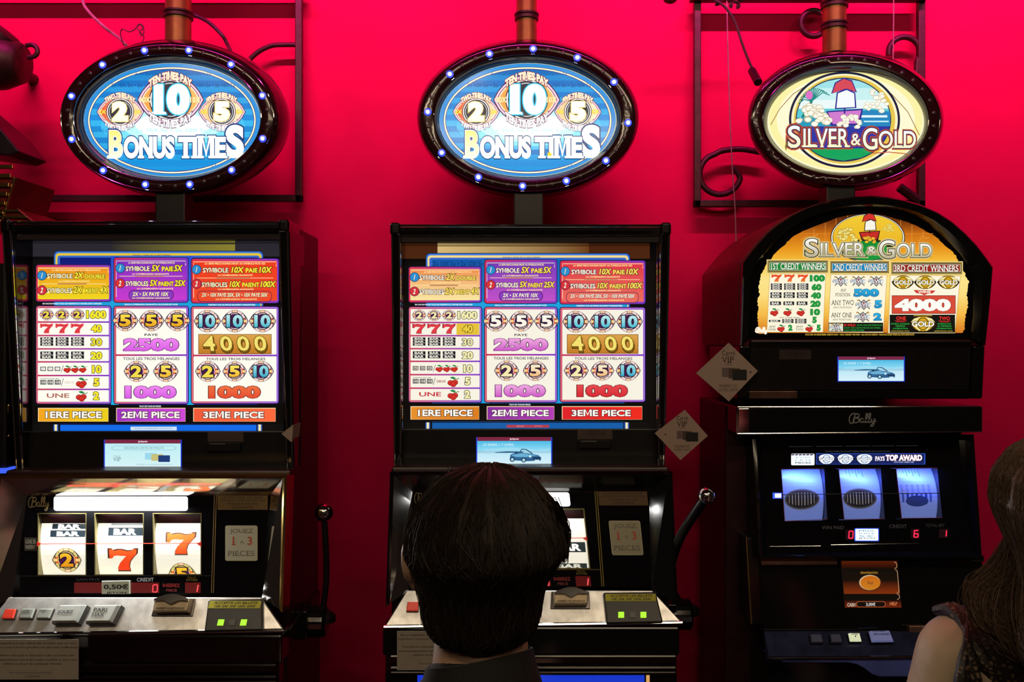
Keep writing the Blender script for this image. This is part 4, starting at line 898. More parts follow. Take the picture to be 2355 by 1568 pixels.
# ------------------------------------------------------------------ neighbouring machine with a stepped slatted topper at the left edge
org = Vector((-1.32, 1.9, 0)); T = Thing('slot_machine', 'dark slot machine mostly cut off at the left edge with gilded slatted topper', 'slot machine', org)
s = MB(); s.box(-1.62, -1.105, 1.90, 2.12, 0, 1.62); part(T, 'cabinet', s, M_BLACK2, bevel=.006)
def block(front, depth, nsl, nm):
    s = MB(); f = [P(*p, 1.93) for p in front]; s.hexa(f+[p+Vector((0, depth, 0)) for p in f]); o = part(T, nm, s, mat('dark_red_lacquer', (.16, .012, .012), .3, noise=(30, .2)), bevel=.002)
    tl, tr, br, bl = f
    for i in range(nsl):
        t = (i+.5)/nsl; a = tl.lerp(bl, t); b = tr.lerp(br, t); h = (tl-bl).length/nsl*.22
        m_ = MB(); m_.box(a.x+.002, b.x-.004, 1.922, 1.931, a.z-h, a.z+h); part(T, 'gold_slat', m_, M_GOLD, o, bevel=.001)
    m_ = MB(); m_.tube([tr+Vector((-.003, -.004, 0)), br+Vector((-.003, -.004, 0))], .003, 6); part(T, 'gold_edge', m_, M_GOLD, o)
block([(-120, 374), (40, 408), (8, 518), (-120, 520)], .16, 7, 'topper_block')
block([(-120, 478), (46, 482), (92, 519), (-120, 520)], .14, 3, 'topper_step')
s = MB(); f = [P(*p, 1.95) for p in ((-80, 225), (-2, 292), (44, 348), (20, 358), (-80, 345))]; s.prism(f, (0, .12, 0)); part(T, 'topper_peak', s, M_BLACK2, bevel=.003)
s = MB(); s.box(-1.12, -1.099, 1.885, 1.93, zof(1086, 1.9), zof(1076, 1.9)); part(T, 'blue_light_bar', s, mat('blue_lit_bar', (.05, .1, .6), .3, emit=(.05, .12, 1), es=1.0))
for i, (a, b) in enumerate(((590, 640), (690, 760), (930, 950), (1000, 1004))):
    s = MB(); s.box(-1.1045, -1.099, 1.90, 1.93, zof(b, 1.9), zof(a, 1.9)); part(T, 'gold_side_trim', s, M_GOLD, bevel=.002)

# ------------------------------------------------------------------ cards and notices taped to the machines
def card_art(pl, c4, hole):
    A = Art(pl); A.poly(c4, 'a48c80')
    cx = (c4[0][0]+c4[2][0])/2; cy = (c4[1][1]+c4[3][1])/2; k = (c4[1][0]-c4[3][0])/2
    A.text('Carré', cx-.22*k, cy-.70*k, cx+.20*k, cy-.54*k, '2c2020', b=.0); A.text('VIP', cx-.22*k, cy-.50*k, cx+.16*k, cy-.30*k, '2c2020', b=0, serif=True); A.text('CASINOS', cx-.14*k, cy-.26*k, cx+.1*k, cy-.23*k, '2c2020', b=0)
    A.rect(cx-.22*k, cy-.14*k, cx+.18*k, cy+.16*k, '6a5a58'); A.rect(cx-.0*k, cy-.12*k, cx+.36*k, cy+.20*k, '4a3a30'); A.rect(cx+.12*k, cy-.08*k, cx+.58*k, cy+.26*k, '141010')
    A.text('INSEREZ ICI', cx-.30*k, cy+.40*k, cx+.26*k, cy+.49*k, '4a3a34', b=.0); A.text('VOTRE CARTE', cx-.34*k, cy+.53*k, cx+.30*k, cy+.62*k, '4a3a34', b=.0)
    A.ell(cx+hole*k, cy-.0*k, .03*k, .03*k, '100808', n=10)
    return A
def vip_card(label, c4, Y, hole):
    pl = Plane(Y); org = pl(*c4[2]); T = Thing('loyalty_card_notice', label, 'card', org, None, None)
    s = MB(); s.prism([pl(*p) for p in c4], (0, .0015, 0)); part(T, 'card', s, mat('dull_card', (.36, .27, .23), .7, noise=(60, .1)))
    card_art(pl, c4, hole).build(T, 'printed_face', P_DIM)
vip_card('diamond-shaped card on the right post of the middle machine', [(1575, 942), (1628, 1002), (1565, 1058), (1506, 996)], 1.879, -.65)
vip_card('diamond-shaped card on the upper left side of the right machine', [(1676, 788), (1743, 853), (1676, 923), (1601, 858)], 1.818, .70)
q = Vector((F1.dx, F1.dy, 0)); s = MB(); y = 1.834
a, b, c_, d = [P(*p, y) for p in ((647, 997), (672, 978), (669, 1016), (671, 1000))]
s.prism([a, b, c_], (0, .0015, 0)); s.prism([b, b+Vector((.002, 0, 0)), c_+Vector((.002, 0, 0)), c_], (0, .10, 0))
single('loyalty_card_notice', 'pale folded card corner sticking out at right of the left machine', 'card', s, mat('dull_card'), a)
YN = 1.7505
def notice_on(label, dx, dy):
    pl = Plane(YN); x0, x1, y0, y1 = 913, 1119, 1451, 1541
    T = Thing('paper_notice', label, 'notice', pl(x0, y1), pl(x0, y1)+Vector((dx, dy, 0)))
    s = MB(); s.prism([pl(x0, y0), pl(x1, y0), pl(x1, y1), pl(x0, y1)], (0, .0008, 0)); part(T, 'sheet', s, mat('dull_paper', (.34, .30, .25), .8, noise=(60, .06)))
    A = Art(pl); W, h = x1-x0, y1-y0
    for t, yy, a, b in (('Nous rappelons à nos clients de ne jouer que sur une', .10, .04, .97), ("machine à sous à la fois pendant les périodes d'affluence", .20, .02, .99), ('Tout élément marquant la réservation (clés ou autres) sera', .40, .05, .95), ('systématiquement retiré de toute machine à sous non', .51, .02, .98),
                        ('utilisée au bout de quelques minutes', .61, .18, .82), ('Nous vous remercions de votre compréhension', .83, .25, .70), ('La Direction', .91, .42, .58)):
        A.text(t, x0+W*a, y0+h*(yy-.03), x0+W*b, y0+h*(yy+.035), '3a342c' if yy < .7 else '6a6458', b=.01)
    A.build(T, 'printed_text', P_DIM)
notice_on('white paper notice on the front of the left machine, below its buttons', F1.dx, F1.dy)
notice_on('white paper notice on the middle machine, partly behind the seated person', 0, 0)

# ------------------------------------------------------------------ the arch-topped machine at right
def gold_emblem(A, cx, cy, w, lit=True, h=None):
    h = h or w*.60; dk = '2a1a08' if lit else '0a1030'; g1 = 'd8a820' if lit else 'cfe0ff'; g2 = 'f8e8a0' if lit else 'f4f8ff'
    A.poly(eye(cx, cy, w*.52, h*.52), dk); A.ell(cx, cy, w*.42, h*.52, dk, n=24); A.ell(cx, cy, w*.39, h*.47, g1, n=24)
    for s_ in (-1, 1):
        A.poly([(cx+s_*w*.10, cy-h*.46), (cx+s_*w*.34, cy-h*.34), (cx+s_*w*.46, cy-h*.10), (cx+s_*w*.22, cy-h*.20)], g2); A.line([(cx+s_*w*.30, cy+h*.12), (cx+s_*w*.12, cy+h*.44)], h*.10, g2)
    A.ell(cx, cy, w*.22, h*.40, dk, n=18); A.ell(cx, cy, w*.19, h*.36, g1, n=18)
    A.text('GOLD', cx-w*.42, cy-h*.16, cx+w*.42, cy+h*.18, 'fffbe8' if lit else 'ffffff', b=.035, ol=dk, ow=.07, serif=True)
def silver_emblem(A, cx, cy, w, lit=True):
    h = w*.62
    for s_ in (-1, 1):
        A.line([(cx-s_*w*.36, cy-h*.46), (cx, cy-h*.1), (cx+s_*w*.36, cy+h*.44)], w*.05, '30343c'); A.line([(cx-s_*w*.40, cy-h*.34), (cx-s_*w*.26, cy-h*.46)], w*.05, 'c89020')
    A.poly([(cx, cy-h*.5), (cx+w*.30, cy), (cx, cy+h*.54), (cx-w*.30, cy)], '2c2c38'); A.poly([(cx, cy-h*.40), (cx+w*.24, cy), (cx, cy+h*.44), (cx-w*.24, cy)], 'c8ccd0'); A.poly([(cx, cy-h*.3), (cx+w*.15, cy), (cx, cy+h*.32), (cx-w*.15, cy)], 'b04840')
    A.text('SILVER', cx-w*.48, cy-h*.15, cx+w*.48, cy+h*.20, 'e8f0f4', b=.035, ol='1c2430', ow=.06, serif=True)
def rows_(A, rr):
    pts, cols = [], []
    b = (min(r[1] for r in rr), rr[0][0], max(r[2] for r in rr), rr[-1][0]); d = (A._lay(b)+A.base)*A.dz+.0002; n = len(A.v)
    for y, xl, xr, c in rr:
        for x in (xl, xr): A.v.append(A.p(x, y, d)); A.c.append(lin(c))
    for i in range(len(rr)-1): A.f.append((n+2*i, n+2*i+1, n+2*i+3, n+2*i+2))
def arch_art(pl):
    A = Art(pl, .00012)
    left = [(185, 1262), (195, 1150), (215, 1066), (245, 984), (285, 880), (310, 820), (340, 762), (375, 722), (410, 690), (450, 640), (480, 610), (510, 596), (545, 566), (610, 528), (660, 522), (700, 508), (760, 518), (800, 500), (850, 512), (900, 502), (960, 508), (1000, 500), (1024, 520)]
    right = [(185, 1310), (195, 1390), (215, 1452), (245, 1560), (285, 1650), (310, 1690), (340, 1742), (375, 1788), (410, 1822), (450, 1868), (480, 1896), (510, 1912), (545, 1930), (610, 1962), (660, 1988), (700, 1982), (760, 1976), (800, 1984), (850, 1980), (900, 1968), (960, 1962), (1000, 1960), (1024, 1946)]
    def col(y):
        st = [(185, (60, 24, 4)), (240, (120, 52, 8)), (330, (205, 112, 18)), (430, (232, 150, 28)), (520, (246, 190, 60)), (640, (252, 228, 140)), (760, (252, 222, 128)), (900, (246, 186, 70)), (1024, (214, 120, 34))]
        for (a, p), (b, q) in zip(st, st[1:]):
            if a <= y <= b: t = (y-a)/(b-a); return '%02x%02x%02x' % tuple(int(p[i]*(1-t)+q[i]*t) for i in range(3))
    rn = random.Random(3)
    L, R = dict(left), dict(right); rr = []
    ys = sorted(L)
    for a, b in zip(ys, ys[1:]):
        n = max(1, int((b-a)/9))
        for k in range(n):
            t = k/n; y = a+(b-a)*t; rr.append((y, L[a]*(1-t)+L[b]*t+rn.uniform(-5, 5), R[a]*(1-t)+R[b]*t+rn.uniform(-5, 5), col(y)))
    rr.append((1024, 520, 1946, col(1024))); rows_(A, rr)
    for x, y0 in ((900, 290), (980, 250), (1056, 220), (1136, 200), (1440, 215), (1510, 230), (1590, 265), (1670, 310)): A.line([(x, y0), (x-4, 505)], 2.5, 'f0a040')
    A.line([(790, 326), (1740, 326)], 2.5, 'e89030')
    A.line([(810, 370), (850, 345), (890, 350), (930, 330)], 3, 'f0b050'); A.line([(1640, 380), (1660, 340), (1690, 360), (1710, 350)], 3, 'f0b050')
    A.ell(1278, 355, 262, 170, '141414', n=60); A.ell(1278, 355, 256, 164, 'eef0e8', n=60); A.ell(1278, 352, 248, 158, '282010', n=60); A.ell(1278, 350, 244, 154, 'f2cc34', 'e8a818', n=60)
    A.ell(1275, 440, 190, 76, '0c2c18', n=40); A.ell(1275, 445, 150, 68, '0c8a34', '149a3c', n=40)
    boat(A, 1290, 290, 250, 'd83028', 'c82c24', '1c1418', 'f8f4e8'); coins(A, 1120, 335, 150, 80, 26, 'f6e27a', '6a4410', 8); coins(A, 1420, 290, 90, 50, 14, 'f6e27a', '6a4410', 9); coins(A, 1275, 372, 130, 40, 14, 'f0b830', '6a4410', 10)
    title(A, [('S', 838, 362, 930, 490), ('ILVER', 934, 392, 1260, 488), ('&', 1268, 418, 1340, 474), ('G', 1352, 372, 1464, 500), ('OLD', 1476, 396, 1722, 494)], 'fffdf4', 'b8ae88', '1c1408', 'd8c890')
    A.text('TM', 1706, 488, 1722, 496, '3a2408', b=0)
    for x0, y0, x1, y1, c, t, tx in ((568, 508, 1004, 606, '1c8a38', '1ST CREDIT WINNERS', (596, 534, 980, 578)), (1008, 514, 1432, 610, '1a88c0', '2ND CREDIT WINNERS', (1038, 540, 1404, 586)), (1438, 521, 1947, 617, '9a2820', '3RD CREDIT WINNERS', (1462, 548, 1914, 592))):
        A.rect(x0, y0, x1, y1, 'f8e090'); A.rect(x0+6, y0+6, x1-6, y1-6, '201808'); A.frame(x0+10, y0+10, x1-10, y1-10, 3, 'e8c860', r=2)
        A.rect(x0+18, y0+20, x1-18, y1-20, 'f0e8c8'); A.rect(x0+21, y0+23, x1-21, y1-23, c)
        A.text(t, *tx, 'fffdf0', b=.01, serif=True, ol='10180c', ow=.035)
    for q in ([(588, 606), (985, 606), (965, 1020), (567, 1020)], [(1018, 612), (1415, 615), (1388, 1024), (998, 1020)], [(1435, 618), (1932, 622), (1893, 1027), (1420, 1027)]):
        A.poly(q, 'c89a40'); c = (sum(p[0] for p in q)/4, sum(p[1] for p in q)/4); A.poly([(c[0]+(p[0]-c[0])*.985, c[1]+(p[1]-c[1])*.985) for p in q], 'fdf6dc')
    G = dict(b=.06, serif=False, ol='0c5a20', ow=.02)
    for x in (602, 694, 788): seven(A, x, 615, x+68, 662, 'e83828', 'f0b040', 'f07038')
    A.text('100', 872, 617, 976, 663, '1c9a3c', **G)
    for i, x in enumerate((597, 690, 783)): bar_sym(A, x, 676, x+78, 722, 3); bar_sym(A, x-3, 738, x+75, 780, 2); bar_sym(A, x-5, 802, x+71, 830, 1); cherry(A, x+26, 877, 27)
    for t, x0, y0, x1, y1 in (('60', 884, 679, 952, 725), ('40', 879, 739, 949, 784), ('20', 876, 797, 945, 842), ('10', 875, 855, 942, 900), ('5', 889, 911, 919, 955), ('2', 719, 967, 748, 1008), ('5', 919, 967, 947, 1010)): A.text(t, x0, y0, x1, y1, '1c9a3c', **G)
    A.text('ANY OTHER MIXED', 657, 912, 800, 921, '3a3020', b=.01); bar_sym(A, 583, 932, 663, 948, 1); bar_sym(A, 677, 926, 756, 955, 2); bar_sym(A, 768, 924, 847, 958, 3)
    for t, x0, y0, x1, y1 in (('ANY', 583, 972, 632, 986), ('ONE', 581, 992, 632, 1007), ('ANY', 772, 972, 824, 986), ('TWO', 770, 992, 824, 1007)): A.text(t, x0, y0, x1, y1, '2a2418', b=.0, serif=True)
    cherry(A, 670, 990, 25); cherry(A, 868, 990, 25)
    for x in (1088, 1213, 1338): silver_emblem(A, x, 660, 116)
    B = dict(b=.06, ol='10507a', ow=.025)
    A.text('500', 1180, 714, 1356, 770, '2cb0e0', '1888c0', **B); A.text('5', 1326, 795, 1377, 850, '2cb0e0', '1888c0', **B); A.text('2', 1319, 884, 1374, 937, '2cb0e0', '1888c0', **B)
    for t, x0, y0, x1, y1 in (('ANY', 1086, 713, 1128, 733), ('POSITION', 1050, 743, 1155, 767), ('ANY TWO', 1022, 793, 1180, 828), ('ANY ONE', 1020, 881, 1168, 914)): A.text(t, x0, y0, x1, y1, '2a2418', b=.0, serif=True)
    A.text('ANY POSITION', 1036, 838, 1164, 852, '6a5c40', b=0); A.text('ANY POSITION', 1032, 923, 1160, 937, '6a5c40', b=0)
    silver_emblem(A, 1250, 824, 118); silver_emblem(A, 1243, 910, 118)
    A.rect(1002, 952, 1386, 1016, '10100c'); A.rect(1006, 958, 1104, 1012, 'e8e0c0'); silver_emblem(A, 1056, 985, 92)
    A.text('IS WILD', 1112, 960, 1192, 978, 'e83028', b=.03)
    for t, x0, y, x1 in (('ON PAY LINE AND POSITION AS', 1200, 964, 1378), ('EXCEPT AND SUBSTITUTES FOR ANY SYMBOL', 1112, 983, 1370), ('IN ANY WINNER PAYTABLE', 1112, 1000, 1252)): A.text(t, x0, y, x1, y+11, '28a03c', b=.02)
    for x in (1525, 1682, 1845): gold_emblem(A, x, 668, 152, h=92)
    A.poly([(1600, 722), (1755, 726), (1735, 746), (1700, 748), (1676, 760), (1650, 748), (1618, 744)], 'd04038'); A.text('WINS', 1632, 727, 1720, 745, 'fff4e0', b=.04)
    A.rect(1447, 760, 1896, 890, '7a2418'); A.rect(1451, 764, 1892, 886, 'd84c38'); A.text('4000', 1466, 784, 1862, 872, 'fffdf4', b=.07, ol='8a2018', ow=.02)
    A.rect(1432, 896, 1892, 1022, '10100c'); A.rect(1600, 900, 1730, 906, 'c8a030')
    for t, x0, y0, x1, y1, c in (('ONE', 1478, 908, 1546, 933, 'e83028'), ('TWO', 1780, 909, 1856, 934, 'e83028'), ('"GOLD"', 1470, 936, 1550, 948, 'e83028'), ('"GOLD"', 1776, 937, 1858, 949, 'e83028'), ('SYMBOL DOUBLES', 1440, 954, 1572, 966, '28a03c'), ('WINNING', 1472, 970, 1540, 982, '28a03c'), ('COMBINATION', 1452, 987, 1560, 999, '28a03c'),
                              ('SYMBOLS PAY', 1768, 954, 1866, 966, '28a03c'), ('4x WINNING', 1768, 970, 1866, 982, '28a03c'), ('COMBINATION', 1760, 987, 1868, 999, '28a03c'), ('ADDITIONAL PAYS', 1440, 1008, 1570, 1014, 'e0c040'), ('ADDITIONAL PAYS', 1744, 1008, 1874, 1014, 'e0c040')): A.text(t, x0, y0, x1, y1, c, b=.03)
    gold_emblem(A, 1665, 960, 186, h=108)
    A.text('PAYS PAID ON REGISTERED CREDITS ONLY • ONLY HIGHEST WIN PAID • ALL PAYS IN CREDITS • MALFUNCTIONS VOIDS ALL PAYS AND PLAYS', 840, 1029, 1605, 1042, 'd8b040', b=.02)
    A.ell(530, 1012, 46, 18, 'f0b070'); script_logo(A, 490, 986, 572, 1030, 'fff4e0', 9)
    return A
def arch_machine():
    org = Vector((.72, 1.95, 0)); T = Thing('slot_machine', 'arch-topped black slot machine at right with gold SILVER & GOLD pay glass and blue-lit reels', 'slot machine', org)
    ap = Plane(1.83, -.14, 900); az = ap.zoomed(1580, 430, 1/3.039)
    out = [(372, 1108), (380, 880), (386, 640), (392, 528), (440, 470), (500, 396), (565, 325), (640, 262), (735, 200), (830, 152), (940, 112), (1050, 84), (1170, 68), (1285, 62), (1400, 68), (1510, 88), (1630, 122), (1750, 174), (1850, 238), (1945, 322), (2020, 400), (2080, 478), (2138, 560), (2122, 760), (2108, 900), (2086, 1108)]
    cx, cy = 1262, 640
    inn = [(448, 1060), (455, 880), (470, 640), (490, 575), (520, 530), (570, 480), (630, 405), (695, 340), (775, 284), (865, 235), (960, 200), (1060, 172), (1170, 158), (1285, 153), (1400, 160), (1510, 180), (1600, 208), (1705, 262), (1790, 330), (1862, 398), (1930, 470), (1975, 530), (2025, 620), (2025, 760), (2020, 900), (2002, 1060)]
    n = len(out); W2 = Vector((0, 0, 0))
    s = MB()
    f = [az(*p) for p in out]; bk = [Vector((p.x, 2.16, p.z)) for p in f]
    mid = [az(a*.90+c*.10, b*.90+d*.10, .004) for (a, b), (c, d) in zip(out, inn)]; mid2 = [az(a*.35+c*.65, b*.35+d*.65, .004) for (a, b), (c, d) in zip(out, inn)]
    s.loft([f, mid, mid2, [az(*p, -.012) for p in inn]], closed=False); s.loft([f, bk], closed=True)
    part(T, 'arch_bezel', s, M_BLACK, smooth=40)
    s = MB(); bk2 = [p+Vector((0, .004, 0)) for p in f]; ins = [Vector((p.x, 2.165, p.z)) for p in f]
    for p in ins: p.x = .72+(p.x-.72)*1.004
    top = [Vector((.72+(p.x-.72)*1.006, p.y+.02, p.z+.002 if i not in (0, n-1) else p.z)) for i, p in enumerate(f)]
    s.loft([top, [Vector((p.x, 2.17, p.z)) for p in top]], True, True); part(T, 'arch_cabinet', s, mat('dark_red_lacquer_side', (.20, .010, .018), .5, noise=(30, .2)), smooth=40)
    s = MB(); s.add([az(*p, -.012) for p in inn], [tuple(range(n))]); s.add([az(*p, -.02) for p in inn], [tuple(range(n))])
    pane = part(T, 'pay_table_glass', s, M_GLASSBLK)
    arch_art(Plane(1.83, -.14, 900).zoomed(1580, 430, 1/3.039)) and None
    art = arch_art(lambda x, y, d=0: az(x, y, d-.0115)); art.build(T, 'pay_table_print', P_LIT, pane)
    # card reader band under the arch
    s = MB(); q = [(452, 1072), (2003, 1072), (1980, 1424), (432, 1424)]; s.hexa([az(*p, -.004) for p in q]+[Vector((az(*p).x, 2.1, az(*p).z)) for p in q]); part(T, 'card_reader_panel', s, M_BLACK2, bevel=.003)
    s = MB(); q = [(372, 1108), (452, 1108), (436, 1480), (352, 1480)]
    for q in ([(372, 1108), (450, 1108), (432, 1480), (352, 1480)], [(2004, 1108), (2086, 1108), (2068, 1480), (1982, 1480)]):
        s = MB(); s.hexa([az(*p) for p in q]+[Vector((az(*p).x, 2.1, az(*p).z)) for p in q]); part(T, 'side_post', s, M_BLACK, bevel=.004)
    s = MB(); s.tube([az(460, 1082, .002), az(1992, 1082, .002)], .0014, 6); part(T, 'chrome_edge', s, M_DKCHR)
    A = Art(lambda x, y, d=0: az(x, y, d-.0035)); car_screen(A, 1056, 1186, 1527, 1362, 'car', '23 MARS > 7 AVRIL'); A.build(T, 'display_screen', P_SCR, label='small lit display screen')
    A = Art(lambda x, y, d=0: az(x, y, d-.0035)); A.rect(648, 1138, 872, 1206, '3a2c2a'); A.text('INSEREZ ICI', 706, 1148, 820, 1162, '140e0e', b=0); A.text('VOTRE CARTE', 692, 1168, 832, 1180, '140e0e', b=0); A.poly([(748, 1187), (772, 1187), (760, 1200)], '140e0e')
    A.build(T, 'sticker', P_DIM, label='small dim paper sticker')
    s = MB(); q = [(432, 1424), (1990, 1424), (1984, 1482), (352, 1482)]; s.hexa([az(*p, -.002) for p in q]+[Vector((az(*p).x, 2.1, az(*p).z)) for p in q]); part(T, 'lower_ledge', s, M_BLACK, bevel=.003)
    s = MB(); q = [(440, 1426), (770, 1426), (772, 1478), (432, 1478)]; s.hexa([az(*p, .001) for p in q]+[az(*p, -.004) for p in q]); part(T, 'metal_plate', s, mat('coppery_plate', (.30, .17, .13), .3, .8, noise=(30, .3)), bevel=.001)
    # header bar
    hp = Plane(1.815); hz = hp.zoomed(1580, 900, .42606)
    s = MB(); q = [(270, 82), (1592, 80), (1592, 222), (268, 232)]; s.hexa([hz(*p) for p in q]+[Vector((hz(*p).x, 2.1, hz(*p).z)) for p in q]); hb = part(T, 'header_bar', s, M_BLACK, bevel=.005, seg=3)
    s = MB()
    for a, b in (((272, 84), (1588, 82)), ((270, 228), (1588, 216)), ((272, 84), (270, 228)), ((1588, 82), (1588, 216))): s.tube([hz(*a, .001), hz(*b, .001)], .0016, 8)
    part(T, 'chrome_edge', s, M_CHROME, hb)
    s = MB(); s.hexa([hz(*p, .003) for p in [(276, 90), (334, 90), (334, 222), (274, 222)]]+[hz(*p) for p in [(276, 90), (334, 90), (334, 222), (274, 222)]]); part(T, 'chrome_end', s, M_CHROME, hb, bevel=.002)
    A = Art(hz); script_logo(A, 874, 118, 1022, 188, '9a9a9c', 5); A.build(T, 'script_lettering', P_DIM, hb)
    # cabinet behind reels
    s = MB(); s.box(hz(262, 0).x, hz(1600, 0).x, 1.90, 2.165, 0, hz(0, 90).z); part(T, 'cabinet', s, M_MAROON, bevel=.004)
    rp = Plane(1.845, .23, 1140); rz = rp.zoomed(1580, 900, .42606)
    B = [(352, 236), (1548, 232), (1592, 900), (392, 900)]; Ii = [(402, 268), (1500, 262), (1545, 858), (428, 868)]
    s = MB(); bz = Plane(1.825, .20, 1140).zoomed(1580, 900, .42606)
    s.loft([[Vector((bz(*p).x, 2.0, bz(*p).z)) for p in B], [bz(*p) for p in B], [bz(a*.6+c*.4, b*.6+d*.4, .001) for (a, b), (c, d) in zip(B, Ii)], [rz(*p) for p in Ii]]); part(T, 'reel_bezel', s, M_BLACK, smooth=50)
    wins = [[(508, 420), (740, 415), (757, 690), (527, 700)], [(818, 418), (1045, 415), (1068, 688), (848, 690)], [(1128, 415), (1350, 412), (1378, 682), (1158, 685)]]
    # glass with three openings
    s = MB(); tl, tr, br, bl = Ii
    Lp = lambda y: bl[0]+(tl[0]-bl[0])*(y-bl[1])/(tl[1]-bl[1])
    Rp = lambda y: br[0]+(tr[0]-br[0])*(y-br[1])/(tr[1]-br[1])
    s.add([rz(*tl), rz(*tr), rz(1350, 412), rz(508, 420)], [(0, 3, 2, 1)]); s.add([rz(*bl), rz(*br), rz(1378, 682), rz(527, 700)], [(0, 1, 2, 3)])
    s.add([rz(*tl), rz(508, 420), rz(527, 700), rz(*bl)], [(0, 3, 2, 1)]); s.add([rz(*tr), rz(1350, 412), rz(1378, 682), rz(*br)], [(0, 1, 2, 3)])
    for a, b in ((0, 1), (1, 2)): s.add([rz(*wins[a][1]), rz(*wins[b][0]), rz(*wins[b][3]), rz(*wins[a][2])], [(0, 3, 2, 1)])
    gl = part(T, 'reel_glass', s, M_GLASSBLK)
    def qmap(q, back):
        pl = Plane(1.845+back, .23, 1140).zoomed(1580, 900, .42606)
        def f_(u, v, d=0):
            x = (q[0][0]*(1-u)+q[1][0]*u)*(1-v)+(q[3][0]*(1-u)+q[2][0]*u)*v; y = (q[0][1]*(1-u)+q[1][1]*u)*(1-v)+(q[3][1]*(1-u)+q[2][1]*u)*v
            return pl(x, y, d)
        return f_
    for i, q in enumerate(wins):
        fr = MB(); g = qmap(q, 0)
        for a, b in (((0, 0), (1, 0)), ((1, 0), (1, 1)), ((1, 1), (0, 1)), ((0, 1), (0, 0))):
            fr.add([g(*a), g(*b), g(*b, -.045), g(*a, -.045)], [(0, 1, 2, 3)])
        part(T, 'reel_window', fr, mat('dark_window_frame', (.03, .02, .025), .3, noise=(60, .1)))
        e = MB()
        for a, b in (((0, 0), (1, 0)), ((0, 0), (0, 1)), ((0, 1), (1, 1))): e.tube([g(*a, .0005), g(*b, .0005)], .0006, 6)
        part(T, 'window_edging', e, mat('red_edging', (.3, .03, .05), .4, noise=(60, .1)))
        dm = qmap([(x+(8 if k in (1, 2) else -8), y+(-14 if k < 2 else 14)) for k, (x, y) in enumerate(q)], .008)
        A = Art(lambda u, v, d=0: dm(u, v, d-.004-.02*(2*v-1)**2), .0001)
        A.cuts = [-.3+k*1.3/18 for k in range(1, 18)]; A.rect(0, -.3, .93, 1, '86a0ff'); A.rect(.93, -.3, 1, 1, '20244a')  # strip tinted blue: the reel lamp's light put into its colour
        rn = random.Random(20+i)
        if i < 2:
            A.ell(.46, .58, .385, .185, '6a6a72', n=30); A.ell(.46, .58, .36, .165, '3a3a44', n=30); A.ell(.46, .58, .32, .14, '24242e', n=30)
            for k in range(9): x = .17+k*.068; hh = .11*math.sqrt(max(0, 1-((x-.46)/.36)**2)); A.rect(x, .55-hh*.8, x+.022, .58+hh, 'a8a498' if k % 2 else '8a8678')
        else:
            for k in range(12): x = .10+k*.062; A.rect(x, .34, x+.06, .50, '8a98d8' if k % 2 else '7482cc')
            for k in range(7): x = .12+k*.105; A.rect(x, .50, x+.05, .66+.02*(k % 3), '2438a8' if k % 2 else '4058c0')
            A.ell(.46, .64, .26, .10, '30408a', n=24)
            for k in range(8): A.rect(.08+k*.1, .92, .12+k*.1, 1.0, '8090d8')
        if i:
            A.rect(.06, 0, .26, .16, '8a98c4'); A.rect(.64, 0, .80, .20, '8a98c4')
            for k in range(6): A.rect(.24+k*.07, 0, .265+k*.07, .19 if k % 2 else .13, '6a78a8')
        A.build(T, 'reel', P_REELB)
        l = bpy.data.lights.new('reel_lamp', 'AREA'); l.shape = 'RECTANGLE'; l.size = .08; l.size_y = .012; l.energy = .15; l.color = (.13, .24, 1)
        lo = bpy.data.objects.new('reel_lamp', l); COL.objects.link(lo); lo.parent = T.o
        a = g(.5, .03, -.002); b = dm(.5, .35, -.01); lo.location = a-org; lo.rotation_euler = (b-a).to_track_quat('-Z', 'Y').to_euler()
    s = MB(); s.tube([rz(514, 557, .001), rz(1366, 549, .001)], .0009, 6); part(T, 'payline', s, M_BLACK2)
    A = Art(rz)
    A.rect(696, 334, 1286, 394, '2a4ab0'); A.rect(699, 337, 1280, 392, '0e1c54')
    for x in (752, 854, 957): gold_emblem(A, x, 365, 96, False, 58)
    A.text('PAYS', 1014, 350, 1066, 374, 'e8f0ff', b=.03, serif=True, ol='8a3a20', ow=.03); A.text('TOP AWARD', 1072, 342, 1268, 374, 'f8fbff', b=.05, serif=True, ol='b05030', ow=.03); A.text('WITH MAX CREDIT BET', 1116, 378, 1226, 385, 'c8d8ff', b=0)
    A.build(T, 'award_strip', P_HOT)
    A = Art(rz); A.rect(562, 336, 688, 398, 'f2f8ff', r=6)
    for y, t in ((342, ''), (352, 'JOUEZ'), (366, '1 A 12'), (380, 'PIECES')):
        if t: A.text(t, 585, y, 668, y+10, '7ab0b8' if y < 375 else '20343c', b=.02)
    for k in range(6): A.poly([(566+k*20, 338), (582+k*20, 338), (576+k*20, 345), (560+k*20, 345)], '101c38')
    A.build(T, 'lit_label', P_HOT)
    A = Art(rz); A.text('©1996 BALLY GAMING, INC. ALL RIGHTS RESERVED. MALFUNCTION VOIDS ALL PAYS AND PLAYS', 745, 319, 1097, 328, '8aa4d8', b=.0)
    for x0, x1 in ((550, 678), (696, 842), (855, 985), (995, 1120), (1130, 1246)): A.line([(x0, 298-(x0-550)*.008), (x1, 298-(x1-550)*.008)], 3, '98b4e8')
    A.text('WIN PAID', 728, 725, 847, 744, '6a6c78', b=0); A.text('CREDIT', 1092, 718, 1186, 737, '6a6c78', b=0); A.text('TOTAL BET', 1288, 715, 1390, 731, '5a5c66', b=0)
    A.build(T, 'glass_lettering', P_DIM, gl)
    A = Art(rz); A.rect(462, 546, 512, 578, '3a5ae8'); A.rect(474, 551, 508, 573, 'f4f6ff'); A.build(T, 'line_marker', P_HOT)
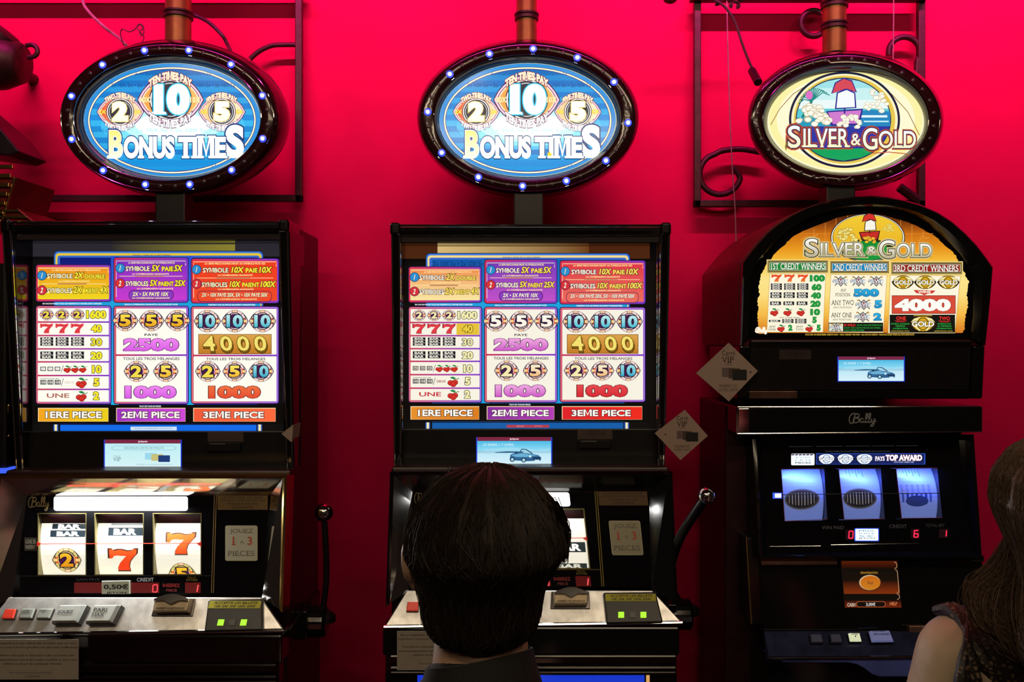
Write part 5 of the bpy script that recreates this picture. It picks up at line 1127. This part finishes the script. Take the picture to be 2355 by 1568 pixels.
    for ch, x0, y0, x1, y1 in (('0', 872, 754, 894, 792), ('6', 1224, 750, 1246, 786), ('1', 1376, 750, 1398, 782)):
        A = Art(rz); A.rect(x0-16, y0-8, x1+10, y1+8, '160206'); seg_digit(A, ch, x0, y0, x1, y1, 'ff2a50', 7); A.build(T, 'number_display', P_LIT)
    A = Art(rz); A.rect(904, 738, 1036, 808, '3a60f0', r=6); A.rect(909, 742, 1031, 804, 'f6fbff', r=5)
    for y, t in ((748, 'PRIX'), (762, '0,01€'), (776, '5€'), (788, 'JETON')): A.text(t, 926, y, 1014, y+9, '6a9aa8' if y < 780 else '30505c', b=.02)
    A.build(T, 'lit_label', P_HOT)
    s = MB(); s.tube([rz(446, 837, .001), rz(720, 834, .001)], .001, 6); s.tube([rz(775, 828, .001), rz(1250, 820, .001)], .001, 6); part(T, 'chrome_edge', s, M_CHROME)
    # lower front with touch screen
    lp = Plane(1.835, .22, 1290); lz = lp.zoomed(1580, 900, .42606)
    s = MB(); q = [(388, 892), (1592, 892), (1640, 1300), (410, 1300)]; s.hexa([lz(*p) for p in q]+[Vector((lz(*p).x, 1.95, lz(*p).z)) for p in q]); part(T, 'front_panel', s, M_BLACK, bevel=.003)
    s = MB(); q = [(312, 785), (384, 785), (406, 1256), (340, 1256)]; s.hexa([lz(*p, .006) for p in q]+[Vector((lz(*p).x, 1.95, lz(*p).z)) for p in q]); part(T, 'side_trim', s, M_DKCHR, bevel=.004)
    s = MB(); s.tube([lz(316, 785, .008), lz(342, 1254, .008)], .0028, 8); part(T, 'brass_edge', s, M_GOLD, smooth=True)
    s = MB(); q = [(392, 896), (806, 896), (806, 936), (396, 938)]; s.hexa([lz(*p, .008) for p in q]+[lz(*p) for p in q]); part(T, 'ledge', s, mat('coppery_plate'), bevel=.002)
    s = MB(); q = [(1210, 884), (1592, 884), (1596, 918), (1212, 918)]; s.hexa([lz(*p, .008) for p in q]+[lz(*p) for p in q]); part(T, 'ledge', s, M_BLACK, bevel=.002)
    s = MB(); s.tube([lz(*p, .009) for p in ((1040, 878), (1202, 877), (1210, 917), (1592, 914))], .0010, 6); part(T, 'chrome_edge', s, M_CHROME)
    A = Art(lz); sk = lambda x, y: (x+(y-915)*.085-((y-915)*.0), y)
    def srect(x0, y0, x1, y1, c, c2=None): A.poly([sk(x0, y0), sk(x1, y0), sk(x1, y1), sk(x0, y1)], c, c2)
    srect(828, 910, 1136, 1168, '0c0604'); srect(832, 915, 1134, 958, '6a2408', '100604'); srect(832, 960, 1134, 1020, '0c0604', '1a0a04'); srect(832, 1020, 1134, 1092, '1a0a04', 'a03c0c'); srect(832, 1128, 1136, 1166, '3a0e04', '8a2c0c')
    for y0, y1, rr in ((920, 955, 14), (962, 1086, 12), (1092, 1122, 14)):
        pts = [sk(x, y) for x, y in A.rrpts(800, y0, 1130, y1, rr)]; pts = [p for p in pts if p[0] > 832+(p[1]-915)*.085]; A.line(pts, 3, 'f0b888')
    A.text('DENOMINATION', 936, 972, 1028, 984, 'd8a030', b=.02)
    A.ell(988, 1033, 62, 44, '5a2008'); A.ell(986, 1031, 57, 41, 'f8dcb0'); A.ell(989, 1033, 54, 38, 'f47c14', 'f49a28'); A.text('5¢', 972, 1024, 1004, 1044, 'a05830', b=.02)
    A.rect(912, 1132, 1072, 1164, 'c86a38', r=14); A.rect(916, 1135, 1068, 1161, '180806', r=12)
    A.text('CASH', 864, 1141, 908, 1161, 'f0d8c0', b=.04, ol='3a1404', ow=.03); A.text('3,00€', 965, 1139, 1016, 1160, 'f6f0e8', b=.03); A.text('HELP', 1094, 1136, 1134, 1154, 'f08850', b=.04)
    A.build(T, 'touch_screen', print_mat('dim_screen_image', .62, .1))
    # deck with buttons
    dk = Plane(1.785, 1.1, 1454); dz = dk.zoomed(1580, 900, .42606); dn = dk.n
    s = MB(); q = [(416, 1290), (1650, 1290), (1690, 1432), (440, 1440)]; s.hexa([dz(*p) for p in q]+[dz(*p, -.02) for p in q]); part(T, 'button_deck', s, mat('dark_metal_blue_glow', (.03, .038, .10), .22, .2, noise=(30, .3)), bevel=.003)  # deck colour carries the blue glow of the reels
    s = MB(); s.tube([dz(440, 1438), dz(1690, 1430)], .003, 8); part(T, 'deck_edge', s, M_CHROME, smooth=True)
    fy = dz(900, 1440).y; fpz = Plane(fy+.006).zoomed(1580, 900, .42606)
    pts = [(446, 1442), (1690, 1434), (1690, 1540), (1040, 1540), (1000, 1528), (960, 1496), (915, 1472), (870, 1464), (520, 1462), (500, 1452)]
    s = MB(); s.prism([fpz(*p) for p in pts], (0, .05, 0)); part(T, 'apron', s, mat('glossy_panel_blue_glow', (.13, .19, .70), .15, .3, noise=(20, .2)), bevel=.002)  # blue glow from the reels put into the panel's base colour
    s = MB(); p0, p1 = fpz(450, 1460), fpz(1690, 1460); s.box(p0.x, p1.x, fy+.045, 1.92, .0, p0.z); part(T, 'lower_door', s, M_BLACK, bevel=.003)
    def btn(q, h, capm, lines, lab):
        base = [dz(*p) for p in q]; c = sum(base, Vector())/4; s = MB(); s.loft([[p-dn*.001 for p in base], [p+dn*h*.6 for p in base]], True, True); o = part(T, 'button', s, M_BLACK2, bevel=.001, label=lab)
        s = MB(); s.loft([[c+(p-c)*.98+dn*h*.6 for p in base], [c+(p-c)*.84+dn*h for p in base]], True, True); part(T, 'button_cap', s, capm, o, bevel=.001)
        if lines:
            A = Art(lambda x, y, d=0: dz(x, y, d+h+.0005))
            for t, x0, y0, x1, y1 in lines: A.text(t, x0, y0, x1, y1, '2a3038', b=.02)
            A.build(T, 'button_lettering', P_DIM, o)
    bc = mat('blue_grey_cap', (.12, .14, .26), .25, noise=(60, .05)); by = mat('lit_cream_cap', (.6, .62, .5), .3, emit=(.72, .78, .50), es=.75); bb = mat('pale_blue_cap', (.30, .33, .55), .3, emit=(.16, .20, .50), es=.35)
    btn([(656, 1322), (720, 1322), (732, 1368), (664, 1368)], .012, bc, None, 'small dark push button'); btn([(764, 1322), (822, 1322), (834, 1368), (772, 1368)], .012, bc, None, 'small dark push button')
    btn([(862, 1316), (926, 1316), (938, 1362), (872, 1362)], .012, by, [('MISE', 880, 1322, 915, 1330), ('1', 898, 1334, 904, 1342)], 'small lit cream push button'); btn([(970, 1306), (1088, 1304), (1112, 1366), (988, 1368)], .014, bb, [('JOUEZ', 992, 1308, 1060, 1318), ('LES LIGNES', 996, 1324, 1080, 1334)], 'large pale blue push button')
    s = MB(); q = [(1178, 1258), (1290, 1258), (1296, 1310), (1180, 1310)]; s.hexa([lz(*p, .02) for p in q]+[lz(*p) for p in q]); part(T, 'coin_entry', s, mat('coppery_plate'), bevel=.002)
    return T
P_REELB = print_mat('blue_lit_reel_print', .30, .35)
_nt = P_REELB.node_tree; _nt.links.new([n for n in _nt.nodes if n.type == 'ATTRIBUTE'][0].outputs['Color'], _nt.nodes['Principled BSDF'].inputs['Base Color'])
arch_machine()

# ------------------------------------------------------------------ people
def fused(name, mb, org, m, parent, voxel=.008, smooth=4, iters=.6):
    me = mesh_of(mb, org); ob = bpy.data.objects.new(name, me); COL.objects.link(ob)
    r = ob.modifiers.new('fuse', 'REMESH'); r.mode = 'VOXEL'; r.voxel_size = voxel; r.use_smooth_shade = True
    s = ob.modifiers.new('soften', 'SMOOTH'); s.factor = iters; s.iterations = smooth
    dg = bpy.context.evaluated_depsgraph_get(); nm = bpy.data.meshes.new_from_object(ob.evaluated_get(dg))
    ob.modifiers.clear(); ob.data = nm; bpy.data.meshes.remove(me)
    nm.materials.clear(); nm.materials.append(m)
    for p in nm.polygons: p.use_smooth = True
    if parent is not None: ob.parent = parent
    return ob
def limb(mb, pts, rs, n=16):
    pts = [Vector(p) for p in pts]
    for p, r in zip(pts, rs): mb.ball(p, r, n)
    for i in range(len(pts)-1): mb.tube([pts[i], pts[i+1]], [rs[i], rs[i+1]], n)
def hand(mb, wr, fwd, side, down):
    wr, f, s_, d = Vector(wr), Vector(fwd).normalized(), Vector(side).normalized(), Vector(down).normalized()
    for k in (-1, 0, 1): limb(mb, [wr+s_*.010*k, wr+f*.075+s_*.026*k], [.017, .014])
    for i, (o, L) in enumerate(((-.032, .060), (-.011, .072), (.011, .076), (.032, .066))):
        a = wr+f*.08+s_*o; limb(mb, [a, a+f*L*.45+d*.002, a+f*L*.8+d*.012, a+f*L+d*.026], [.0092, .0088, .008, .0072], 10)
    a = wr+f*.022-s_*.022; limb(mb, [a, a+f*.03-s_*.026, a+f*.062-s_*.030+d*.008], [.013, .0105, .0085], 10)
M_SKIN = mat('skin', (.46, .28, .19), .5, noise=(60, .06)); M_SKIN2 = mat('fair_skin', (.60, .46, .30), .5, noise=(60, .06))
M_HAIR = mat('dark_brown_hair', (.014, .009, .0055), .62, noise=(300, .4), spec=.25); M_HAIR2 = mat('dark_blond_hair', (.105, .066, .044), .40, noise=(260, .5))
M_SHIRT = mat('black_shirt', (.005, .0045, .0055), .85, noise=(300, .3), bump=.2); M_TROUS = mat('dark_trousers', (.012, .012, .016), .8, noise=(300, .3), bump=.2)
def head(mb, C, yaw, sc=1.0, ears=(.078, .078)):
    C = Vector(C); R = Matrix.Rotation(yaw, 3, 'Z'); q = lambda x, y, z: C+R@(Vector((x, y, z))*sc)
    mb.ball(q(0, -.008, .022), (.074*sc, .092*sc, .084*sc), 24); mb.ball(q(0, .012, -.02), (.066*sc, .082*sc, .082*sc), 24); mb.ball(q(0, .040, -.075), (.050*sc, .048*sc, .046*sc), 20)
    limb(mb, [q(0, .088, .010), q(0, .108, -.025)], [.010*sc, .015*sc]); mb.ball(q(0, .086, -.062), (.024*sc, .012*sc, .010*sc), 12); mb.ball(q(0, .080, -.102), (.022*sc, .014*sc, .016*sc), 12)
    for s_ in (-1, 1):
        limb(mb, [q(s_*.015, .092, .020), q(s_*.045, .080, .020)], [.009*sc, .008*sc]); mb.ball(q(s_*.046, .062, -.03), (.026*sc, .022*sc, .022*sc), 12)
        e = ears[0] if s_ < 0 else ears[1]
        limb(mb, [q(s_*e, -.008, .020), q(s_*(e+.010), -.018, .012), q(s_*(e+.010), -.020, -.010), q(s_*(e+.002), -.006, -.036)], [.010*sc, .011*sc, .010*sc, .008*sc], 12)
    return q
def strands(rows, n, length, lift, r, seed, wave=0, segs=6, th0=0, th1=2*PI, flick=0, jitter=.12):
    """rows: levels of a hair shell from crown to tips, each (centre, rx, ry); strands lie along the shell"""
    rn = random.Random(seed); mb = MB(); N = len(rows)-1
    def at(t, th, k):
        t = max(0, min(N-1e-6, t)); i = int(t); u = t-i; (c0, a0, b0), (c1, a1, b1) = rows[i], rows[i+1]
        c = c0.lerp(c1, u); a = a0*(1-u)+a1*u; b = b0*(1-u)+b1*u
        return c+Vector(((a+k)*math.cos(th), (b+k)*math.sin(th), 0))
    for _ in range(n):
        th = th0+(th1-th0)*rn.random(); t0 = rn.random()**.9*(N-.4); L = length*(.6+.8*rn.random()); dth = rn.uniform(-jitter, jitter); lf = lift*rn.random()**1.5; ph = rn.random()*6; pts = []
        for s_ in range(segs+1):
            u = s_/segs; p = at(t0+L*u, th+dth*u+wave*math.sin(ph+u*7)*.12, .0006+lf*(.3+.7*u)+flick*u*u*rn.random())
            if wave: p += Vector((math.sin(ph+u*9), math.cos(ph+u*8), 0))*wave*.004*u
            pts.append(p)
        mb.tube(pts, [r]*segs+[r*.35], 3, cap=False)
    return mb
# the man in front of the middle machine
mo = Vector((-.03, .98, 0)); T = Thing('person', 'person in a black shirt seated before the middle machine, seen from behind', 'person', mo)
b = MB(); C = (-.033, .985, 1.205); yaw = -.10
head(b, C, yaw, 1.0, (.072, .060))
limb(b, [(-.034, .975, 1.12), (-.036, .955, 1.06), (-.036, .945, 1.0)], [.053, .056, .064])
limb(b, [(-.036, .95, .93), (-.036, .93, .75), (-.036, .94, .55)], [(.15, .095, .10), (.135, .095, .12), (.15, .11, .09)] if False else [.10, .105, .11])
for s_ in (-1, 1):
    x = lambda v: -.036+s_*v
    limb(b, [(x(.05), .945, 1.0), (x(.165), .955, .965)], [.055, .052]); limb(b, [(x(.08), .95, .90), (x(.09), .94, .60)], [.085, .085])
    limb(b, [(x(.185), .96, .955), (x(.235), 1.03, .70), (x(.13), 1.27, .615)], [.050, .041, .027]); hand(b, (x(.125), 1.285, .612), (-.35*s_, 1, -.1), (s_, .3, 0), (0, .1, -1))
    limb(b, [(x(.09), .94, .54), (x(.13), 1.38, .52), (x(.13), 1.40, .10)], [.088, .062, .042]); limb(b, [(x(.13), 1.37, .05), (x(.135), 1.55, .035)], [.042, .034])
body = fused('body', b, mo, M_SKIN, T.o, .007)
s = MB()
for s_ in (-1, 1):
    x = lambda v: -.036+s_*v
    limb(s, [(x(.04), .945, 1.015), (x(.165), .955, .975)], [.062, .060]); limb(s, [(x(.085), .955, .90), (x(.09), .95, .56)], [.095, .100]); limb(s, [(x(.185), .96, .96), (x(.235), 1.03, .70), (x(.15), 1.22, .63)], [.060, .052, .040])
limb(s, [(-.036, .95, .96), (-.036, .94, .56)], [.11, .12]); limb(s, [(-.036, .945, 1.0), (-.036, .952, 1.055)], [.085, .068])
fused('shirt', s, mo, M_SHIRT, T.o, .009)
s = MB(); ringp = lambda r, z, ty: [Vector((-.036+r*math.cos(a)*1.0, .957+r*.98*math.sin(a), z-.014*math.sin(a)*ty+.010*math.cos(a)*ty)) for a in [2*PI*i/32 for i in range(32)]]
s.loft([ringp(.074, 1.050, 1), ringp(.064, 1.082, 1), ringp(.0590, 1.102, 1.1), ringp(.0565, 1.102, 1.1), ringp(.058, 1.06, 1)]); part(T, 'collar', s, M_SHIRT, smooth=True)
s = MB()
for s_ in (-1, 1):
    x = lambda v: -.036+s_*v
    limb(s, [(x(.09), .94, .545), (x(.13), 1.38, .525), (x(.13), 1.40, .14)], [.098, .073, .056])
limb(s, [(-.036, .94, .56), (-.036, .95, .53)], [.12, .12]); fused('trousers', s, mo, M_TROUS, T.o, .01)
for s_ in (-1, 1):
    x = -.036+s_*.132; s = MB(); limb(s, [(x, 1.36, .048), (x, 1.45, .046), (x+s_*.006, 1.57, .036)], [.048, .047, .036]); fused('shoe', s, mo, M_BLACK2, T.o, .008)
lev = [(1071, 1100, 1152), (1078, 1060, 1185), (1092, 1024, 1214), (1112, 998, 1238), (1150, 965, 1268), (1200, 942, 1292), (1245, 933, 1303), (1275, 932, 1300), (1300, 944, 1282), (1340, 958, 1258), (1390, 968, 1246), (1430, 974, 1240), (1452, 982, 1230), (1466, 994, 1218)]
rows = []
for i, (py, xl, xr) in enumerate(lev):
    Y = .972; xa, xb = (xl-CX)/FP*Y, (xr-CX)/FP*Y; z = H-(py-CY)/FP*(.95 if py > 1250 else .965); rx = (xb-xa)/2-.002
    f = min(1, rx/.089); cyv = .968; ry = .112*f
    rows.append((Vector(((xa+xb)/2, cyv, z)), rx, ry))
s = MB(); rn = random.Random(4); n = 64; R2 = []
for i, (c, rx, ry) in enumerate(rows):
    rr = []
    for k in range(n):
        th = 2*PI*k/n; low = max(0, (i-6)/7); front = max(0, math.sin(th))       # the lower rings only wrap the back of the head
        j = 1+.012*math.sin(k*2.9+i*.9)+.010*rn.uniform(-1, 1); yy = math.sin(th)*ry*j
        if low > 0 and yy > .06-.05*low: yy = .06-.05*low
        rr.append(c+Vector((rx*math.cos(th)*j, yy, .0025*math.sin(k*1.7))))
    R2.append(rr)
s.loft(R2, True, True); hair = part(T, 'hair', s, M_HAIR, smooth='all')
st = strands(rows, 2600, 2.6, .0030, .00055, 11, th0=PI*.98, th1=2.02*PI)
st2 = strands(rows, 1200, 1.5, .005, .00045, 12, th0=PI*.9, th1=2.1*PI, jitter=.25); b0 = len(st.v); st.v += st2.v; st.f += [tuple(i+b0 for i in f) for f in st2.f]; st.m += st2.m
# the swept tuft over the right ear and a few flyaway hairs on the crown
rn = random.Random(8)
for k in range(160):
    a = P(1262+rn.uniform(-22, 22), 1170+rn.uniform(-30, 40), .955+rn.uniform(-.03, .02)); e = P(1296+rn.uniform(-16, 11), 1268+rn.uniform(-25, 28), .965+rn.uniform(-.02, .03)); m_ = a.lerp(e, .55)+Vector((.008, 0, .004)); st.tube(spline([a, m_, e], 3), .0006, 3, cap=False)
for k in range(46):
    x0 = rn.uniform(1010, 1130); a = P(x0, 1090+abs(x0-1120)*.22, .97); L = rn.uniform(30, 130); e = P(x0+L*rn.uniform(.2, 1.1), 1082+rn.uniform(-6, 16), .96); m_ = a.lerp(e, .5)+Vector((0, 0, rn.uniform(.004, .013))); st.tube(spline([a, m_, e], 5), .00035, 3, cap=False)
part(T, 'hair_strands', st, M_HAIR, hair, True)
# the woman at the right edge
wo = Vector((.68, 1.0, 0)); T = Thing('person', 'person in a patterned sleeveless top by the right machine, cut off at the right edge', 'person', wo)
b = MB(); C = (.640, .955, 1.235); head(b, C, .12, .96)
limb(b, [(.655, .965, 1.15), (.675, 1.0, 1.07)], [.046, .052]); limb(b, [(.67, 1.01, 1.02), (.70, 1.0, .80), (.70, 1.0, .55)], [.085, .095, .11])
limb(b, [(.66, 1.01, 1.06), (.568, 1.075, 1.062)], [.048, .054]); limb(b, [(.562, 1.082, 1.056), (.528, 1.10, .90), (.500, 1.14, .79), (.52, 1.38, .74)], [.056, .049, .040, .026]); hand(b, (.522, 1.39, .738), (.1, 1, -.15), (-1, .1, 0), (0, 0, -1))
limb(b, [(.69, 1.0, 1.06), (.83, .98, 1.04)], [.048, .052]); limb(b, [(.84, .98, 1.03), (.88, 1.02, .78), (.80, 1.24, .62)], [.050, .040, .026]); hand(b, (.795, 1.25, .615), (-.3, 1, -.1), (1, .3, 0), (0, .1, -1))
for x in (.61, .79): limb(b, [(x, 1.0, .54), (x, 1.42, .52), (x, 1.42, .10)], [.09, .06, .04]); limb(b, [(x, 1.40, .045), (x, 1.55, .032)], [.036, .028])
fused('body', b, wo, M_SKIN2, T.o, .007)
m = bpy.data.materials.new('paisley_lace'); m.use_nodes = True; nt = m.node_tree; bs = nt.nodes['Principled BSDF']; tc = nt.nodes.new('ShaderNodeTexCoord'); v = nt.nodes.new('ShaderNodeTexVoronoi'); v.feature = 'DISTANCE_TO_EDGE'; v.inputs['Scale'].default_value = 150
w2 = nt.nodes.new('ShaderNodeTexNoise'); w2.inputs['Scale'].default_value = 55; rp = nt.nodes.new('ShaderNodeValToRGB'); mx = nt.nodes.new('ShaderNodeMath'); mx.operation = 'MULTIPLY'
nt.links.new(tc.outputs['Object'], v.inputs['Vector']); nt.links.new(tc.outputs['Object'], w2.inputs['Vector']); nt.links.new(v.outputs['Distance'], mx.inputs[0]); nt.links.new(w2.outputs['Fac'], mx.inputs[1]); nt.links.new(mx.outputs[0], rp.inputs['Fac'])
rp.color_ramp.elements[0].position = .07; rp.color_ramp.elements[0].color = (.012, .008, .006, 1); rp.color_ramp.elements[1].position = .20; rp.color_ramp.elements[1].color = (.20, .14, .085, 1); nt.links.new(rp.outputs['Color'], bs.inputs['Base Color']); bs.inputs['Roughness'].default_value = .55
M_LACE = m
s = MB(); limb(s, [(.675, 1.01, 1.0), (.70, 1.0, .80), (.70, 1.0, .55)], [.094, .105, .12]); limb(s, [(.62, 1.04, 1.05), (.60, 1.03, .92), (.62, 1.01, .6)], [.045, .06, .09]); limb(s, [(.79, .99, 1.05), (.79, .99, .92), (.78, 1.0, .6)], [.045, .07, .09])
limb(s, [(.580, 1.068, 1.066), (.61, 1.045, 1.078), (.66, 1.015, 1.07), (.72, 1.0, 1.07), (.80, .985, 1.05)], [.055, .056, .058, .056, .05]); top = fused('lace_top', s, wo, M_LACE, T.o, .008)
rn = random.Random(6)
for k in range(5):      # gathered folds of the shoulder strap
    f = k/4; s = MB(); a = Vector((.563+.05*f, 1.05-.02*f, 1.118+.006*math.sin(f*3))); pts = []
    for i in range(9):
        u = i/8; an = -.5+u*2.6; pts.append(Vector((.538+.050*f-.004*u+.012*math.sin(u*6+k), 1.075-.066*math.sin(an)*.95, 1.058+.058*math.cos(an)*.98-.012*u+.003*math.sin(u*14+k*2))))
    s.tube(pts, [.006+.003*math.sin(i*1.3+k) for i in range(9)], 8); part(T, 'strap_fold', s, M_LACE, top, True)
s = MB()
for x in (.61, .79): limb(s, [(x, 1.0, .545), (x, 1.42, .525), (x, 1.42, .2)], [.10, .07, .05])
limb(s, [(.66, 1.0, .55), (.74, 1.0, .55)], [.12, .12]); fused('trousers', s, wo, M_TROUS, T.o, .01)
for x in (.61, .79): s = MB(); limb(s, [(x, 1.39, .045), (x, 1.47, .042), (x, 1.57, .034)], [.045, .043, .032]); fused('shoe', s, wo, M_BLACK2, T.o, .008)
hl = [(1.342, .020, .03), (1.334, .055, .065), (1.318, .082, .092), (1.29, .100, .110), (1.26, .103, .114), (1.23, .094, .110), (1.20, .088, .105), (1.17, .090, .10), (1.14, .100, .10), (1.11, .106, .095), (1.08, .100, .085), (1.05, .082, .07)]
rows = []
for i, (z, rx, ry) in enumerate(hl): rows.append((Vector((.640+(.004*max(0, i-5)), .945-.006*max(0, i-4), z+.012)), rx, ry))
s = MB(); R2 = []; n = 64
for i, (c, rx, ry) in enumerate(rows):
    rr = []
    for k in range(n):
        th = 2*PI*k/n; j = 1+.016*math.sin(k*2.1+i*.5)+.012*math.sin(k*5.3-i); yy = math.sin(th)*ry*j
        if i > 3: yy = min(yy, .055-.008*(i-3))
        rr.append(c+Vector((rx*math.cos(th)*j, yy, 0)))
    R2.append(rr)
s.loft(R2, True, True); hair = part(T, 'hair', s, M_HAIR2, smooth='all')
st = strands(rows, 5200, 4.5, .004, .00036, 21, wave=.22, segs=9, th0=PI*.72, th1=2.2*PI, jitter=.045)
st2 = strands(rows[6:], 500, 3.5, .010, .00036, 22, wave=.8, segs=9, th0=PI*.8, th1=1.7*PI, jitter=.08); b0 = len(st.v); st.v += st2.v; st.f += [tuple(i+b0 for i in f) for f in st2.f]; st.m += st2.m
rn = random.Random(31)       # the curls lying on her left shoulder
for pth, nn, jt in (([(2322, 1262), (2286, 1318), (2250, 1350), (2244, 1392), (2268, 1432), (2310, 1452)], 340, .010), ([(2340, 1290), (2300, 1330), (2272, 1362), (2268, 1402), (2292, 1440), (2330, 1470)], 340, .010), ([(2330, 1250), (2312, 1330), (2300, 1400), (2320, 1470), (2360, 1500)], 360, .012)):
    base = [P(x, y, .975) for x, y in pth]
    for _ in range(nn):
        o_ = Vector((rn.gauss(0, 1), rn.gauss(0, 1.2), rn.gauss(0, 1)))*jt*.55; tw = rn.uniform(-.2, .2)
        st.tube(spline([p+o_*(1-.5*abs(i/(len(base)-1)-.5)+tw*math.sin(i*1.7)) for i, p in enumerate(base)], 3), .00038, 3, cap=False)
part(T, 'hair_strands', st, M_HAIR2, hair, True)

# ------------------------------------------------------------------ repeats of a kind carry a common group
GROUPS = {'slot_machine': 'slot machines along the red wall', 'oval_sign': 'oval signs above the slot machines', 'ceiling_pole': 'poles from the ceiling to the oval signs', 'iron_wall_grille': 'iron grilles on the red wall',
          'power_cable': 'cables running down to the oval signs', 'hanging_wire': 'thin wires hanging at the right grille', 'loyalty_card_notice': 'card notices stuck to the machines', 'paper_notice': 'paper notices on the machine fronts'}
for o in bpy.data.objects:
    g = GROUPS.get(o.name.split('.')[0])
    if o.parent is None and g and 'label' in o: o['group'] = g
